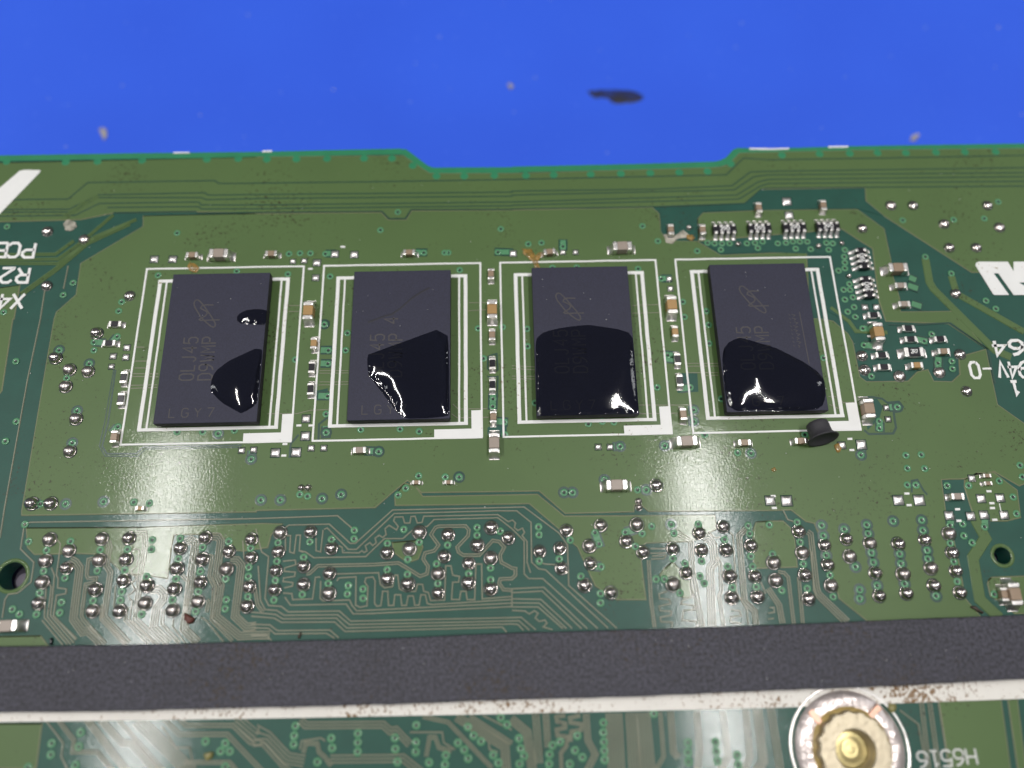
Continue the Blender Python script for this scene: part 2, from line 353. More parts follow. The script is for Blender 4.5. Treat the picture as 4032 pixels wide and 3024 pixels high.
# --- thin gaps between the wide tracks of the far bus
for s_ in ('a-200,632 a590,625 a760,482 a1860,465 a1890,490 b0,487 b1000,475 b2212,455 c0,455 c1850,415 c2000,270 d0,285 d1000,270 d2300,245',
           'a-200,715 a600,712 a840,588 a1770,570 a1800,590 b0,585 b2212,565 c0,555 c1200,540 c1900,510 c2060,390 d0,385 d2300,352',
           'a-200,740 a620,735 a850,612 a1740,612 a1790,630 b0,620 b2212,600 c0,590 c1920,545 c2090,430 d0,415 d2300,396',
           'a-200,775 a650,765 a860,662 a1720,650 a1740,675 b0,675 b2212,650 c0,650 c1940,590 c2120,480 d0,455 d2300,430',
           'a930,697 a1720,690 a1740,710 b0,708 b2212,682 c0,678 c1960,625 c2140,515 d0,490 d2300,470',
           'a980,742 a1690,730 a1700,745 b0,740 b1090,730 b1150,792 b1290,792 b1340,716 b2212,713 c0,710 c1230,690 c2010,662 c2150,540 d0,528 d2300,512'):
    channel(s_, 12)
channel('e1000,440 e935,900 e885,1100 e925,1165 e1180,1165 e1240,1108 e2090,1092', 16)
channel('e985,440 e905,900 e860,1100 e910,1185 e1190,1188 e1260,1125 e2080,1110', 10)
channel('h780,680 h900,675 h985,690 h1030,725 h1130,715 h1165,760 h1130,800 h1085,805 h1095,880 h1105,940 h1080,990 h870,995 h830,960', 20)
channel('h1040,50 h1280,50 h1560,35 h1900,265 h1960,560', 16); channel('h1570,30 h1900,262', 10)
channel('f2010,320 f2080,300 f2090,440 f2040,460 f2000,430 f2005,320', 14); channel('f2000,500 f2090,500 f2080,780', 14)
channel('h1240,1500 h1240,1400 h1290,1390 h1340,1480 h1375,1520', 18)
channel('f370,1000 f300,1080 f290,1200', 18); channel('f540,1060 f545,910 f620,850', 20)
for s_ in ('p2030,1068 p2130,1800', 'p2165,1064 p2270,1800'): pass
trace('e1150,475 e1370,475', 1); trace('e1140,497 e1370,500'); trace('e1130,575 e1360,570'); trace('e1125,602 e1360,592'); trace('e1165,425 e1310,425'); trace('e1170,365 e1320,365'); trace('e1180,245 e1250,245')
for s_ in ('f550,448 f800,448', 'f550,470 f800,468', 'f550,545 f800,545', 'f540,572 f800,565', 'g0,405 g195,415', 'g0,430 g195,440', 'g0,495 g195,497', 'g0,518 g195,520',
           'g1500,385 g1780,385', 'g1500,410 g1780,408', 'g1500,465 g1780,465', 'g1640,490 g1780,488', 'f1700,735 f1750,780 f2000,775', 'f1690,820 f1740,855 f2010,850', 'g1095,745 g1560,745', 'g1100,820 g1430,815',
           'f100,820 f350,820 f470,790 f620,785', 'b280,1545 b390,1545', 'b280,1595 b390,1595', 'b1840,1520 b2000,1520', 'b1830,1590 b1990,1580', 'c1040,1545 c1270,1535', 'c1040,1610 c1280,1605', 'h520,670 h600,675 h650,725 h750,720', 'h530,740 h620,780'):
    trace(s_, w=0.07)
# --- signal traces around the solder domes
TR = [('e350,0 e240,520 e40,1640 i0,480', 1), ('a395,1365 e350,0', 1), ('a590,1200 a550,1400', 1), ('i213,362 i260,344 i2212,312 j705,287 j850,412', 1),
 ('i213,362 i180,575 i295,690 i270,860 i155,955 i75,965 i45,1010 i20,1170', 1), ('i470,460 i525,530 i490,800 i505,830 i500,910 i575,920 i570,960 i490,975 i465,1150 i655,1360', 1),
 ('i445,735 i472,800 i440,1150 i640,1385', 1), ('i430,880 i445,905 i412,1160 i615,1398', 1), ('i400,900 i385,1165 i585,1400', 1), ('i365,1190 i545,1403', 1), ('i500,1190 i665,1350', 1),
 ('i610,665 i655,690 i690,740 i635,1180 i715,1290 i765,1280 i880,1395', 4), ('i805,655 i765,665 i750,800 i762,825 i830,825 i825,860 i740,880 i705,1150 i725,1190 i910,1393', 2),
 ('i935,505 i950,560 i920,720 i955,775 i900,1160 i1110,1390', 3), ('i870,1060 i885,1085 i875,1180 i1080,1393', 2), ('i1170,440 i1250,440 i1255,560 i1215,780 i1170,1185 i1385,1388', 3),
 ('i1130,600 i1165,575 i1200,580 i1205,610 i1180,730 i1140,755 i1140,795 i1178,810 i1170,845 i1135,865 i1165,925 i1145,950 i1108,975 i1118,1005 i1145,1025 i1120,1185 i1330,1390', 1),
 ('i1000,890 i985,1080', 1), ('i1095,1075 i1085,1190 i1285,1392', 2), ('i1300,925 i1375,925 i1415,965 i1405,1015 i1350,1085 i1325,1255 i1460,1386', 4),
 ('i1600,520 i1650,497 i1690,520 i1650,835 i1610,1130 i1590,1265 i1710,1383', 4), ('i1575,800 i1622,855 i1598,1180', 2), ('i1410,1095 i1400,1225 i1550,1386', 2), ('i1500,1180 i1492,1245 i1600,1385', 1),
 ('i1830,465 i1885,468 i1910,500 i1870,810 i1905,890 i1865,1155 i2070,1325 i2212,1318 j120,1318', 4), ('i1800,630 i1832,640 i1808,810 i1850,900 i1828,1185 i2010,1368', 2),
 ('i1790,1010 i1803,1035 i1785,1120', 2), ('i1740,1165 i1785,1195 i1930,1373', 1), ('i1990,670 i2050,672 i2085,715 i2032,1155 i2128,1248 i2212,1240', 4), ('i2110,660 i2100,500', 1),
 ('j255,390 j285,368 j635,360 j815,525 j860,525 j1180,238 j2212,215 k105,212 k410,440 k480,540 k490,890 k905,1258', 1), ('j590,405 j615,392 j800,578 j868,578 j1195,268 j2080,245 k40,245 k165,345 k170,690 k230,745 k290,755 k830,1258', 1),
 ('j715,545 j745,560 j750,605 j890,608 j915,590 j935,605 j960,590 j945,545 j985,520 j1010,545 j1040,520 j1030,480 j1065,455 j1095,475 j1125,450 j1115,400 j1150,370 j1215,410 j1230,380 j1190,330 j1200,300 j1270,297 j1285,350 j1330,350 j1340,295 j1375,292 j1395,350 j1435,345 j1450,292 j2090,278 j2180,338 k5,325 k30,350 k20,390 k50,415 k90,395 k108,430 k88,460 k130,510 k130,690 k160,780', 1),
 ('j385,590 j430,600 j500,650 j950,640 j1110,485 j1270,485 j1380,388 j1480,380 j1540,320 j2090,305 j2212,400 k105,505 k105,790 k145,830 k265,830 k740,1260', 1),
 ('j435,790 j465,785 j535,720 j1010,710 j1230,695 j1290,730 j1420,810 j1478,788 j1488,725 j1445,660 j1460,610 j1540,590 j1578,540 j1512,450 j1550,390 j1580,378 j1810,376 j1840,410 j1832,460 j1738,560 j1750,600 j1790,628 j1930,628 j2045,502 j2100,510 j2145,560 j2108,630 j2120,690 j2212,740 k30,745 k30,800 k0,830 j2110,835 j2100,870 j2140,925 j2212,930', 2),
 ('j255,590 j255,460 j300,458 j292,600 j330,612 j350,455 j385,455 j375,590 j410,602', 1), ('j520,480 j520,590 j560,600 j580,410', 1),
 ('j235,680 j340,670 j345,710 j250,738 j245,767 j340,775 j335,810 j240,825 j235,855 j320,865 j315,895 j245,910', 1), ('j235,955 j310,960 j318,1012 j490,1006 j515,820 j555,815', 1),
 ('j250,990 j285,1040 j300,1060 j780,1050 j840,1135 j1000,1132 j2212,1072 k0,1040 k235,1042 k470,1262', 1), ('j560,850 j555,1000 j580,1022 j810,1015 j830,1062 j870,1108 j1000,1102 j2212,1042 k0,1005 k250,1010 k520,1260', 1),
 ('j700,850 j715,825 j865,815 j862,1060 j900,1078 j960,1065 j968,900 j940,860 j950,825 j1010,815 j1030,850 j1025,1045 j1045,1070 j1080,1062 j1095,940 j1140,940 j1145,1062 j1190,1062 j1200,970 j1250,970 j1260,1062 j1300,1062 j1315,980 j1360,980 j1372,1060 j1410,1060 j1425,970 j1465,970 j1480,1045 j1520,1055 j2212,1010 k0,952 k260,938 k600,1262', 1),
 ('j700,790 j1060,780 j1075,880 j1110,910 j1180,900 j1200,800 j1225,800 j1240,920 j1290,942 j1380,940 j1395,880 j1440,880 j1450,940 j1490,950 j1510,1020 j1630,1015 j1640,720 j1685,720 j1700,800 j1760,812 j1750,860 j1700,862 j1690,1010 j1760,1012 j1770,940 j1815,940 j1825,1012 j1890,1012 j1900,705 j1950,705 j1955,1005 j2212,985 k0,918 k275,905 k650,1262', 1),
 ('i2212,400 j50,600 j110,640 j80,1000 j110,1062 j220,1070 j280,1118 j720,1110 j820,1198 j2212,1168 k80,1165 k205,1272', 1), ('j20,720 j40,1020 j80,1098 j180,1105 j245,1148 j705,1142 j808,1228 j2212,1196 k60,1195 k150,1275', 1),
 ('j-40,1120 j170,1140 j232,1178 j695,1172 j785,1257 j2200,1222 k50,1225 k100,1278', 1), ('j-40,1155 j160,1172 j220,1208 j680,1205 j770,1287 j2130,1250 j2165,1292', 1), ('j-40,1225 j120,1230 j185,1280 j640,1275 j715,1342', 1),
 ('j-40,1255 j110,1260 j165,1308 j610,1303 j680,1345', 1), ('j-40,1320 j90,1318 j135,1365', 1), ('j-10,900 j15,1060 j60,1120', 2), ('k0,1075 k225,1075 k440,1262', 1),
 ('k0,1105 k110,1110 k150,1135 k195,1108 k225,1130 k200,1170 k235,1200 k285,1188 k302,1215 k270,1248 k350,1272', 1),
 ('k230,690 k290,705 k400,712', 1), ('k1195,572 k1330,570', 1), ('k1195,612 k1330,608', 1), ('k1200,662 k1310,657 k1332,628 k1210,636', 1), ('k1180,670 k1200,1010 k1232,1250', 2),
 ('k1420,430 k1545,500 k1555,740 k1640,1246', 3), ('k1650,490 k1700,482 k1738,540 k1752,690 k1712,742 k1728,1240', 4), ('k1880,430 k1908,455 k1940,950 k2030,1100 k2040,1225', 1), ('k2020,400 k1962,460 k2010,1030 k2098,1112 k2108,1228', 3),
 ('k1340,940 k1270,962 k1275,1003 k1360,1010 k1370,1048 k1272,1068 k1278,1108 k1375,1112 k1375,1148 k1280,1164 k1288,1203 k1385,1207 k1380,1252', 1), ('k1545,800 k1562,980 k1470,1020 k1462,1050 k1570,1062 k1580,1098 k1482,1105 k1472,1190 k1590,1200 k1598,1250', 1),
 ('k1770,640 k1800,705 k1808,940 k1790,985 k1830,1240', 2), ('k1890,1100 k1970,1110 k1980,1150 k1890,1162 k1890,1208 k1980,1217', 1), ('k1690,420 k1760,480 k1800,470', 1), ('k2150,860 k2180,930 k2190,960', 1),
 ('l340,425 l368,445 l420,900 l440,960 l690,1200', 3), ('l355,570 l375,605 l395,930 l420,992 l640,1206', 1), ('l85,770 l140,780 l175,820 l222,1220', 2), ('l0,915 l95,1058 l125,1216', 3), ('l265,820 l300,1216', 2),
 ('l10,1080 l50,1080 l55,1120 l0,1130', 1), ('l0,1180 l50,1175', 1), ('l130,240 l170,320 l240,345', 1),
 ('m390,1240 m545,1440 m530,1560 m600,1700', 1), ('m500,1240 m640,1420 m625,1520 m840,1522 m990,1700', 2), ('m750,1240 m1110,1700', 3), ('m870,1240 m1060,1445 m1130,1445 m1360,1700', 3), ('m1020,1240 m1430,1700', 2), ('m1185,1240 m1660,1700', 5, .19),
 ('m1420,1240 m1550,1368 m1965,1368 m2280,1700', 2, .2), ('m1560,1240 m1605,1290 m2015,1290 m2165,1440 m2212,1440 n0,1440 n60,1448 n230,1640 n330,1700', 2, .2), ('m2040,1235 m2212,1380 n0,1380 n100,1392 n270,1575 n420,1600', 4, .22),
 ('m1400,1300 m1520,1482 m1640,1482 m1660,1590', 1), ('m1590,1610 m1985,1610 m2060,1700', 2), ('n380,1240 n430,1290 n1100,1285 n1160,1340 n1210,1330 n1330,1455', 3, .2), ('n380,1500 n395,1425 n560,1400 n600,1425', 1),
 ('n410,1530 n430,1447 n530,1447 n545,1520 n600,1570 n650,1640', 2), ('n640,1582 n1150,1577 n1270,1572 n1430,1700', 3, .22), ('n1330,1350 n1610,1350 n1622,1440 n1720,1500', 1), ('n1470,1560 n1500,1392 n1550,1392 n1580,1482 n1690,1512', 2),
 ('n1440,1215 n1660,1262 n2040,1660', 2), ('n1730,1215 n2150,1475 n2165,1700', 4), ('n1850,1210 n2212,1445', 2), ('n1960,1205 n2212,1330', 1), ('n2010,1430 n2020,1500 n2090,1520', 1),
 ('o-10,1235 o130,1350 o180,1700', 4), ('o205,1190 o235,1620', 3, .19), ('o292,1190 o310,1480', 3), ('o460,1205 o382,1217 o390,1258 o460,1275 o460,1310 o385,1327 o392,1378 o480,1390 o470,1470 o422,1530 o430,1700', 2, .14),
 ('o590,1205 o500,1225 o505,1265 o600,1282 o598,1330 o512,1345 o505,1430', 2, .14), ('o640,1190 o655,1420 o720,1540 o640,1700', 3), ('o880,1185 o905,1700', 7, .175), ('o1030,1182 o1060,1700', 5, .175), ('o1130,1180 o1180,1700', 6, .175),
 ('o1280,1175 o1310,1560 o1230,1700', 2), ('o1370,1172 o1395,1520 o1440,1570', 3), ('o1595,1168 o1622,1500 o1600,1700', 3), ('o1820,1165 o1868,1560 o1790,1700', 3), ('o2020,1155 o2055,1560 o2000,1700', 3), ('o2120,1150 o2170,1600 o2110,1700', 4),
 ('p20,1120 p110,1700', 3, .2), ('p1140,1160 p1300,1282 p1340,1500 p1390,1700', 1), ('p1325,1090 p1395,1700', 2, .2), ('p1395,1088 p1480,1700', 2, .2), ('p1470,1086 p1570,1700', 1)]
for a in TR: trace(a[0], a[1], *(a[2:]))

for s_, n_ in (('a180,1450 a480,1235 a760,1000 a1120,835', 3), ('a-100,1105 a480,1100 a640,985', 2), ('a-100,1150 a500,1142 a720,985 a980,760', 2), ('a-100,1180 a505,1180 a820,950 a1180,800', 2), ('a560,780 a760,640 a850,600', 3)): trace(s_, n_, 0.17, 0.12, mat='pour')
TG = ('f940,1140 f1060,1145|f605,925 f605,1000|g1390,1085 g1320,1095|g870,1105 g935,1100|h1040,765 h1120,760|h805,1120 h805,1175|g1440,320 g1345,312|g1400,350 g1345,345|f560,270 f625,270|f560,385 f620,385|f540,665 f618,665|b1380,1085 b1450,1085|c10,1085 b2090,1080|c440,1070 c440,1000|'
      'b600,1095 b660,1095|d1210,1370 d1270,1390|d1220,1300 d1255,1315|d1240,1525 d1300,1545|h1280,175 h1350,190|h1470,330 h1470,400|h830,225 h900,235|h820,80 h900,90|e2180,1140 e2170,1210|i350,185 i300,185|h963,883 h965,945|f2048,640 f2045,755|g1540,590 g1480,600|'
      'f2080,885 f2145,890|g1520,785 g1570,785|g1520,885 g1570,885|c1290,1310 c1350,1310|e1018,930 e990,960|e810,200 e880,205|e1012,150 e980,190|l1873,382 l1870,300|l1575,370 l1575,300|k717,433 k752,530|k978,430 k1080,400|k770,728 k700,720')
for s_ in TG.split('|'):
    q = PL(s_); d_ = (q[1] - q[0]).normalized() * 0.3; q = [q[0], q[1] + d_]
    bpart('via_land', strip(q, 0.78, 0.0, 0.0385, 0.02), 'gap'); bpart('via_land', strip([q[0], q[1] - d_ * 0.25], 0.5, 0.0, 0.0445, 0.02), 'via_ring')
# --- vias
def via_mesh(clear):
    prof = ([(0.47, 0.0455), (0.40, 0.047), (0.31, 0.047)] if clear else []) + [(0.29, 0.046), (0.27, 0.064), (0.17, 0.068), (0.125, 0.056), (0.085, 0.0465), (0.001, 0.0462)]
    v, f = lathe(prof, 16); off = 2 if clear else 0
    fm = []
    for k in range(len(prof) - 1): fm += [(0 if clear and k < 3 else 2 if k >= len(prof) - 3 else 1)] * 16
    o = obj('via', v, f, None, None, True, mats=['gap', 'via_ring', 'via_hole_dome_shade'], fmat=fm); me = o.data
    bpy.data.objects.remove(o); return me
VM = (via_mesh(False), via_mesh(True))
VIAS = {
 'i': '565,185c 893,165c 1155,170 1290,178 350,185 213,362 245,510 608,508 400,585 375,765 560,825 340,955 530,1035 515,1125 313,1140 105,1095 165,1138 865,580 840,762 803,1020 1100,578 1315,497 1308,578 1077,757 1265,812 1052,943 1040,1018 1222,1138 1555,482 1540,660 1520,833 1490,1015 1750,560 1730,768 1712,943 1690,1113 1975,508 1950,833 1955,1013 1945,1090 2165,568 2150,733 2145,810 2142,985',
 'j': '42,150c 210,150c 378,103 445,118 570,138c 735,103c 1293,48 1228,107 850,412 847,485 190,520 465,512 652,490 180,680 413,645 168,845 400,968 155,1015 625,873 797,890 790,963 925,920 925,1000 1277,405 1135,525 1410,515 1310,665 1133,752 1308,793 1655,540 1910,388 1910,455 2110,420 1560,702 1572,873 1838,787 2027,738 2027,840',
 'k': '450,85c 523,85c 1085,63 1160,63c 230,383 233,450 503,498 717,433 752,530 408,660 235,680 770,728 595,810 765,960 765,1040 978,430 1125,440 1067,552 1207,378 1375,362c 1400,438 1610,360 1640,680 1390,657 1495,700 1245,835 1317,835 1450,953 1625,808 1663,872 1838,493 1865,725 1905,907 2042,373 2055,440 2065,637 2080,727 2110,902',
 'l': '1205,20 1280,22 1550,27 1735,25 465,370c 480,460c 660,403c 855,365c 868,440c 1083,333c 1330,325c 1340,413c 253,343 280,515 1575,370 1683,358 1873,382 1693,460 1765,520 505,630c 757,728c 895,607c 912,690c 1140,617c 1150,700c 1377,585c 1385,660c 1577,525 1608,685 537,800 340,915 307,703 120,932 945,890c 1182,875c 1455,980c 1637,855 795,927c 795,1003c 565,987 1958,965 12,365 40,617 2120,125 2150,270',
 'e': '510,268c 810,200 810,270 770,385c 575,510 665,793c 623,1070c 1012,150 1018,930 135,365 138,885 45,1055 1530,975 1750,975 1885,990c 2025,962 2170,1210c',
 'f': '1060,1145c 605,980c 905,955 1245,950 1410,970 605,820 618,665 620,385 625,270 790,120 775,270 1405,1355 1635,1365 1755,1365c 2048,690 2045,755 2150,1000 1965,340 2145,890 2130,70 1920,80 590,45c 340,350',
 'g': '1345,312 1255,590 1540,590 1570,785c 1570,885c 1320,1095c 1665,1000 1950,1155 2065,1160c 130,85 135,235 200,725 660,905 780,885 880,890 1700,50 1705,210 1810,690 800,1390c 935,1100c',
 'h': '820,80 830,225 1415,130 1350,190 1470,380 1590,365 1595,430 895,495 1120,760c 963,883 965,945 320,1000 1193,1178 1325,1172 1205,1290 1355,1292 805,1175c 2000,1400 2180,1265 2200,1365 480,335',
 'a': '1050,1510 1025,1590 1530,915c 630,1345 545,1450 30,1600 1365,1280 2045,1245c 60,860',
 'b': '285,1095 380,1090 470,1090 600,1095 1450,1085c 1630,1085 1660,1085 1075,890c 2115,880c 1225,735 275,1270c 1760,1235c 2090,1080 640,1290',
 'c': '140,1010c 255,1000c 440,1030 1260,985c 1600,1070c 1690,1000 1750,1005 1815,1005 1880,1005 2030,1005 2100,1000 2165,990 1805,1060 2125,1045 1475,1510c 1128,855c 1680,1590 1290,1310 350,1215 560,1210 1090,1225c 1490,1640c',
 'd': '85,1005 155,1000 215,990 275,990 340,990 505,1000 560,1005 240,1050 370,1055 525,1060 665,1060 660,1120 665,1170 665,1220 610,1240 705,1355 655,1405 710,1405 665,1490 735,1470 745,1555 690,1595 755,1640 1165,805 1605,800 1870,790 1990,645 1360,1120 1585,1265 1885,1500 1970,1570',
 'm': '695,1352 445,1447 680,1475 437,1545 650,1635 240,1655 1775,1430 1945,1447 1905,1515 1985,1515 1945,1650',
 'n': '340,1297 330,1380 325,1455 650,1403 658,1487 880,1362 878,1440 878,1520 1200,1400 1203,1495 1385,1290 1383,1437 1380,1520 1222,1608 530,1608 1495,1612 1640,1550 1633,1630 1830,1305 1880,1380 1945,1430 1745,1443 1800,1503 1833,1578 2050,1548 2095,1615 2115,1225 2168,1285',
 'o': '60,1405 75,1492 105,1555 65,1625 415,1433 350,1465 325,1543 320,1625 565,1380 545,1508 608,1568 500,1625 790,1268 790,1352 795,1435 798,1512 800,1590 1225,1190 1520,1440 1520,1525 1525,1605 1758,1437 1765,1517 1775,1600 1945,1550 1955,1633'}
vl = []
for k_ in 'ijklefghmnopbacd':
    for t_ in VIAS.get(k_, '').split(): vl.append((P(k_ + t_.rstrip('c'), 0.06), t_.endswith('c')))
restV, restF = [], []
for i, (c, cl) in enumerate(vl):
    if i < 300: inst(VM[cl], 'via', board, (c.x, c.y, 1.6), random.random() * 6)
    else:
        k = len(restV); restV += [(v.co.x + c.x, v.co.y + c.y, v.co.z) for v in VM[0].vertices]
        restF += [tuple(j + k for j in p.vertices) for p in VM[0].polygons]
if restF:
    fm = [p.material_index for p in VM[0].polygons] * (len(restV) // len(VM[0].vertices))
    tag(bpart('small_via', (restV, restF), None, True, mats=['gap', 'via_ring', 'via_hole_dome_shade'], fmat=fm), kind='stuff')
# edge stitching notches
NOTCH = 'a60,300 a570,305 a845,300 a1230,290 a1790,280 a2060,275 b95,280 b350,278 b615,275 b935,272 b1175,272 b1355,335 b1560,425 b1800,425 b2060,420 c120,420 c360,415 c680,410 c940,405 c1195,400 c1445,395 c1690,385 c1890,320 d120,245 d445,235 d705,230 d945,225 d1190,225 d1450,220 d1700,218 d1965,215'
nm = obj('stitch_notch', *lathe([(0.36, 0.03), (0.32, 0.0335), (0.001, 0.034)], 14), 'laminate_edge').data
bpy.data.objects.remove(bpy.data.objects['stitch_notch'])
for t_ in NOTCH.split():
    c = P(t_); inst(nm, 'stitch_notch', board, (c.x, c.y, 1.6))

# --- solder domes
def dome_mesh(r, h, seed, mat='dome_solder'):
    rnd = random.Random(seed); prof = [(r + 0.1, 0.045), (r + 0.07, 0.058), (r + 0.02, 0.052)]  # outer dark ring: mask clearance plus the dome's shadow painted in
    fmn = 2
    for i in range(9):
        a = -0.45 + (math.pi / 2 + 0.45) * i / 8; prof.append((max(0.004, r * math.cos(a)), 0.05 + h * (math.sin(a) + math.sin(0.45))))
    v, f = lathe(prof, 20); v = [(x * (1 + 0.05 * (rnd.random() - .5)) + (rnd.random() - .5) * 0.012, y + (rnd.random() - .5) * 0.012, z + (rnd.random() - .5) * 0.01) for x, y, z in v]
    fm = [0] * (20 * fmn) + [1] * (len(f) - 20 * fmn)
    o = obj('d', v, f, None, None, True, mats=['via_hole_dome_shade', mat], fmat=fm); me = o.data; me.name = 'solder_dome'; bpy.data.objects.remove(o); return me
surf('dome_dull', (0.58, 0.53, 0.5), 0.3, metal=1.0, var=0.15, bs=3.5, bstr=0.3, bdist=0.04)
DM = [dome_mesh(0.42 + 0.015 * (s % 3 - 1), 0.33 + 0.02 * (s % 4), s, 'dome_dull' if s % 3 == 2 else 'dome_solder') for s in range(9)]
DOMES = {
 'i': '268,180 432,178 423,490 873,485 1107,480 1770,475 2168,490 590,585 385,675 567,737 357,862 323,1043 850,668 820,925 795,1110 1082,662 1063,845 1028,1110 1265,890 1248,1043 1552,565 1525,742 1503,917 1488,1103 1742,662 1725,862 1705,1028 1972,595 1953,748 2165,648 2150,900 2130,1068',
 'j': '205,433 468,425 188,597 168,760 158,925 408,722 405,880 648,567 632,785 628,957 1410,430 1130,605 1325,573 1133,832 1310,875 1658,450 1625,637 1572,787 1573,953 1838,697 1835,865 2028,653 2028,918 1912,540 2033,388 2180,477',
 'k': '472,412 767,370 1080,362 670,547 415,567 240,593 680,698 428,738 630,887 855,952 990,505 1133,600 1390,570 1508,778 1393,880 1620,435 1640,583 1830,378 1853,580 1885,808 1902,995 2068,545 2103,810 2127,985 1250,22',
 'l': '270,420 300,605 323,797 355,1005 52,690 70,845 495,540 522,710 550,890 683,487 712,637 887,523 933,780 967,978 1133,530 1173,790 1203,957 1362,493 1413,737 1440,890 1570,440 1600,605 1630,763 1665,950',
 'e': '475,335 595,435 755,450 560,580 650,860 597,1140 830,120', 'a': '1112,1452 400,895 720,965 395,1365',
 'd': '1070,670 1260,670 1905,670 1530,830 2010,860 1575,1035 1810,1035 820,870 1632,1432', 'h': '1725,620 1670,300 820,312 845,435 1490,455 1145,490'}
for k_, s_ in DOMES.items():
    for t_ in s_.split():
        c = P(k_ + t_, 0.2); sc = 0.98 if k_ in 'adh' else random.uniform(1.03, 1.13)
        inst(random.choice(DM), 'solder_dome', board, (c.x, c.y, 1.6), random.random() * 6, (sc, sc, sc * (0.6 if k_ in 'adh' else random.uniform(0.9, 1.05))))
SMALL = 'c1955,1010 d640,1000 d440,1025 d700,1285 c1530,865 k1097,160 k1100,212 f385,1455 f445,1455'
for t_ in SMALL.split():
    c = P(t_, 0.2); inst(random.choice(DM), 'solder_dome', board, (c.x, c.y, 1.6), random.random() * 6, (0.55, 0.55, 0.6))

# --- bare solder pads: a pillow of solder on a rectangular land with a mask step round it
def pad_mesh(w, d, seed):
    rnd = random.Random(seed); n = 8; V = []; Fc = []; fm = []
    v0, f0 = box(-w / 2 - 0.05, w / 2 + 0.05, -d / 2 - 0.05, d / 2 + 0.05, 0.02, 0.047)
    V += v0; Fc += f0; fm += [0] * len(f0)
    k = len(V); bx_, by_ = (rnd.random() - .5) * 0.3, (rnd.random() - .5) * 0.3
    for j in range(n + 1):
        for i in range(n + 1):
            a, b = i / n * 2 - 1, j / n * 2 - 1
            e = max(0, 1 - abs(a) ** 2.6) * max(0, 1 - abs(b) ** 2.6)
            V.append((a * w / 2, b * d / 2, 0.05 + 0.15 * min(w, d) / 0.6 * e ** 0.6 * (1 + bx_ * a + by_ * b) + rnd.random() * 0.01))
    for j in range(n):
        for i in range(n):
            q = k + j * (n + 1) + i; Fc.append((q, q + 1, q + n + 2, q + n + 1)); fm.append(1)
    o = obj('p', V, Fc, None, None, True, mats=['gap', 'solder'], fmat=fm); me = o.data; me.name = 'solder_pad'; bpy.data.objects.remove(o); return me
PM = [pad_mesh(0.6, 0.6, s) for s in range(4)]
PADS = 'a1330,1140,.55 a1490,1140,.55 b318,1160,.4 b415,1155,.4 b525,1170,.55 b680,1095,.55 b848,1100,.55 b515,1300,.5 c10,1090,.5 c440,1080,.4 c550,1080,.4 c1360,1310,.4 c1370,1395,.4 d165,640,.65 d185,760,.6 d840,1555,.45 d940,1555,.45 e1095,245,.45 e975,320,.45 e1085,330,.45 e960,410,.4 f432,860,.55 f425,1010,.6 f165,1155,.6 f345,1150,.62 f475,1115,.42 f585,1115,.42 e2085,1135,.42 e2190,1130,.42 g745,1105,.42 g850,1105,.42 h960,245,.5 h1025,765,.4 h1040,865,.4 h640,1090,.5 h810,1085,.65 h1130,1565,.65 h1310,1565,.68 h165,1570,.68 h20,1568,.62 h1765,1375,.45 h1845,1550,.55 h2010,1545,.55 l1570,285,.58 l1755,290,.55 l1870,280,.55 l2045,280,.55'
for t_ in PADS.split():
    a = t_.rsplit(',', 1); c = P(a[0], 0.1); s = float(a[1]) / 0.6 * 1.12
    inst(random.choice(PM), 'solder_pad', board, (c.x, c.y, 1.6), -0.0 + random.choice((0, math.pi)), (s, s, 1))

# --- silkscreen
def silk(s, w, name='silkscreen_line', mat='silk', dz=0.0): bpart(name, strip(PL(s, 0.07), w, 0.03, Z['silk'] + dz, 0.006), mat)
def silkpoly(pts, name, mat='silk', dz=0.0): bpart(name, prism(pts, 0.03, Z['silk'] + dz), mat)
RC = [-22.41, -7.47, 7.47, 22.41]                      # outline centres, pitch 14.94 mm
r2 = P('f1231,0')                                     # unused anchor
def rel(t): q = P(t, 0.07).to_2d(); return Vector((q.x - RC[1], q.y))
ITL, ITR = rel('b705,1302'), rel('b1808,1288'); IBL, IBR = rel('f645,925'), rel('f1816,900')
TLt, TLb = rel('b768,1302'), rel('f702,915'); TRt, TRb = rel('b1756,1288'), rel('f1756,888')
xl, xr = (ITL.x + IBL.x) / 2, (ITR.x + IBR.x) / 2; yt, yb = (ITL.y + ITR.y) / 2, (IBL.y + IBR.y) / 2
tl, tr_ = (TLt.x + TLb.x) / 2, (TRt.x + TRb.x) / 2
def wav(a, b, n=9):                                   # printed lines wander a little
    return [a.lerp(b, i / n) + Vector((random.uniform(-.012, .012), random.uniform(-.012, .012))) for i in range(n + 1)]
def sline(a, b, w, nm='silkscreen_line', dz=0.0): bpart(nm, strip(wav(a, b), w, 0.03, Z['silk'] + dz, 0.006), 'silk')
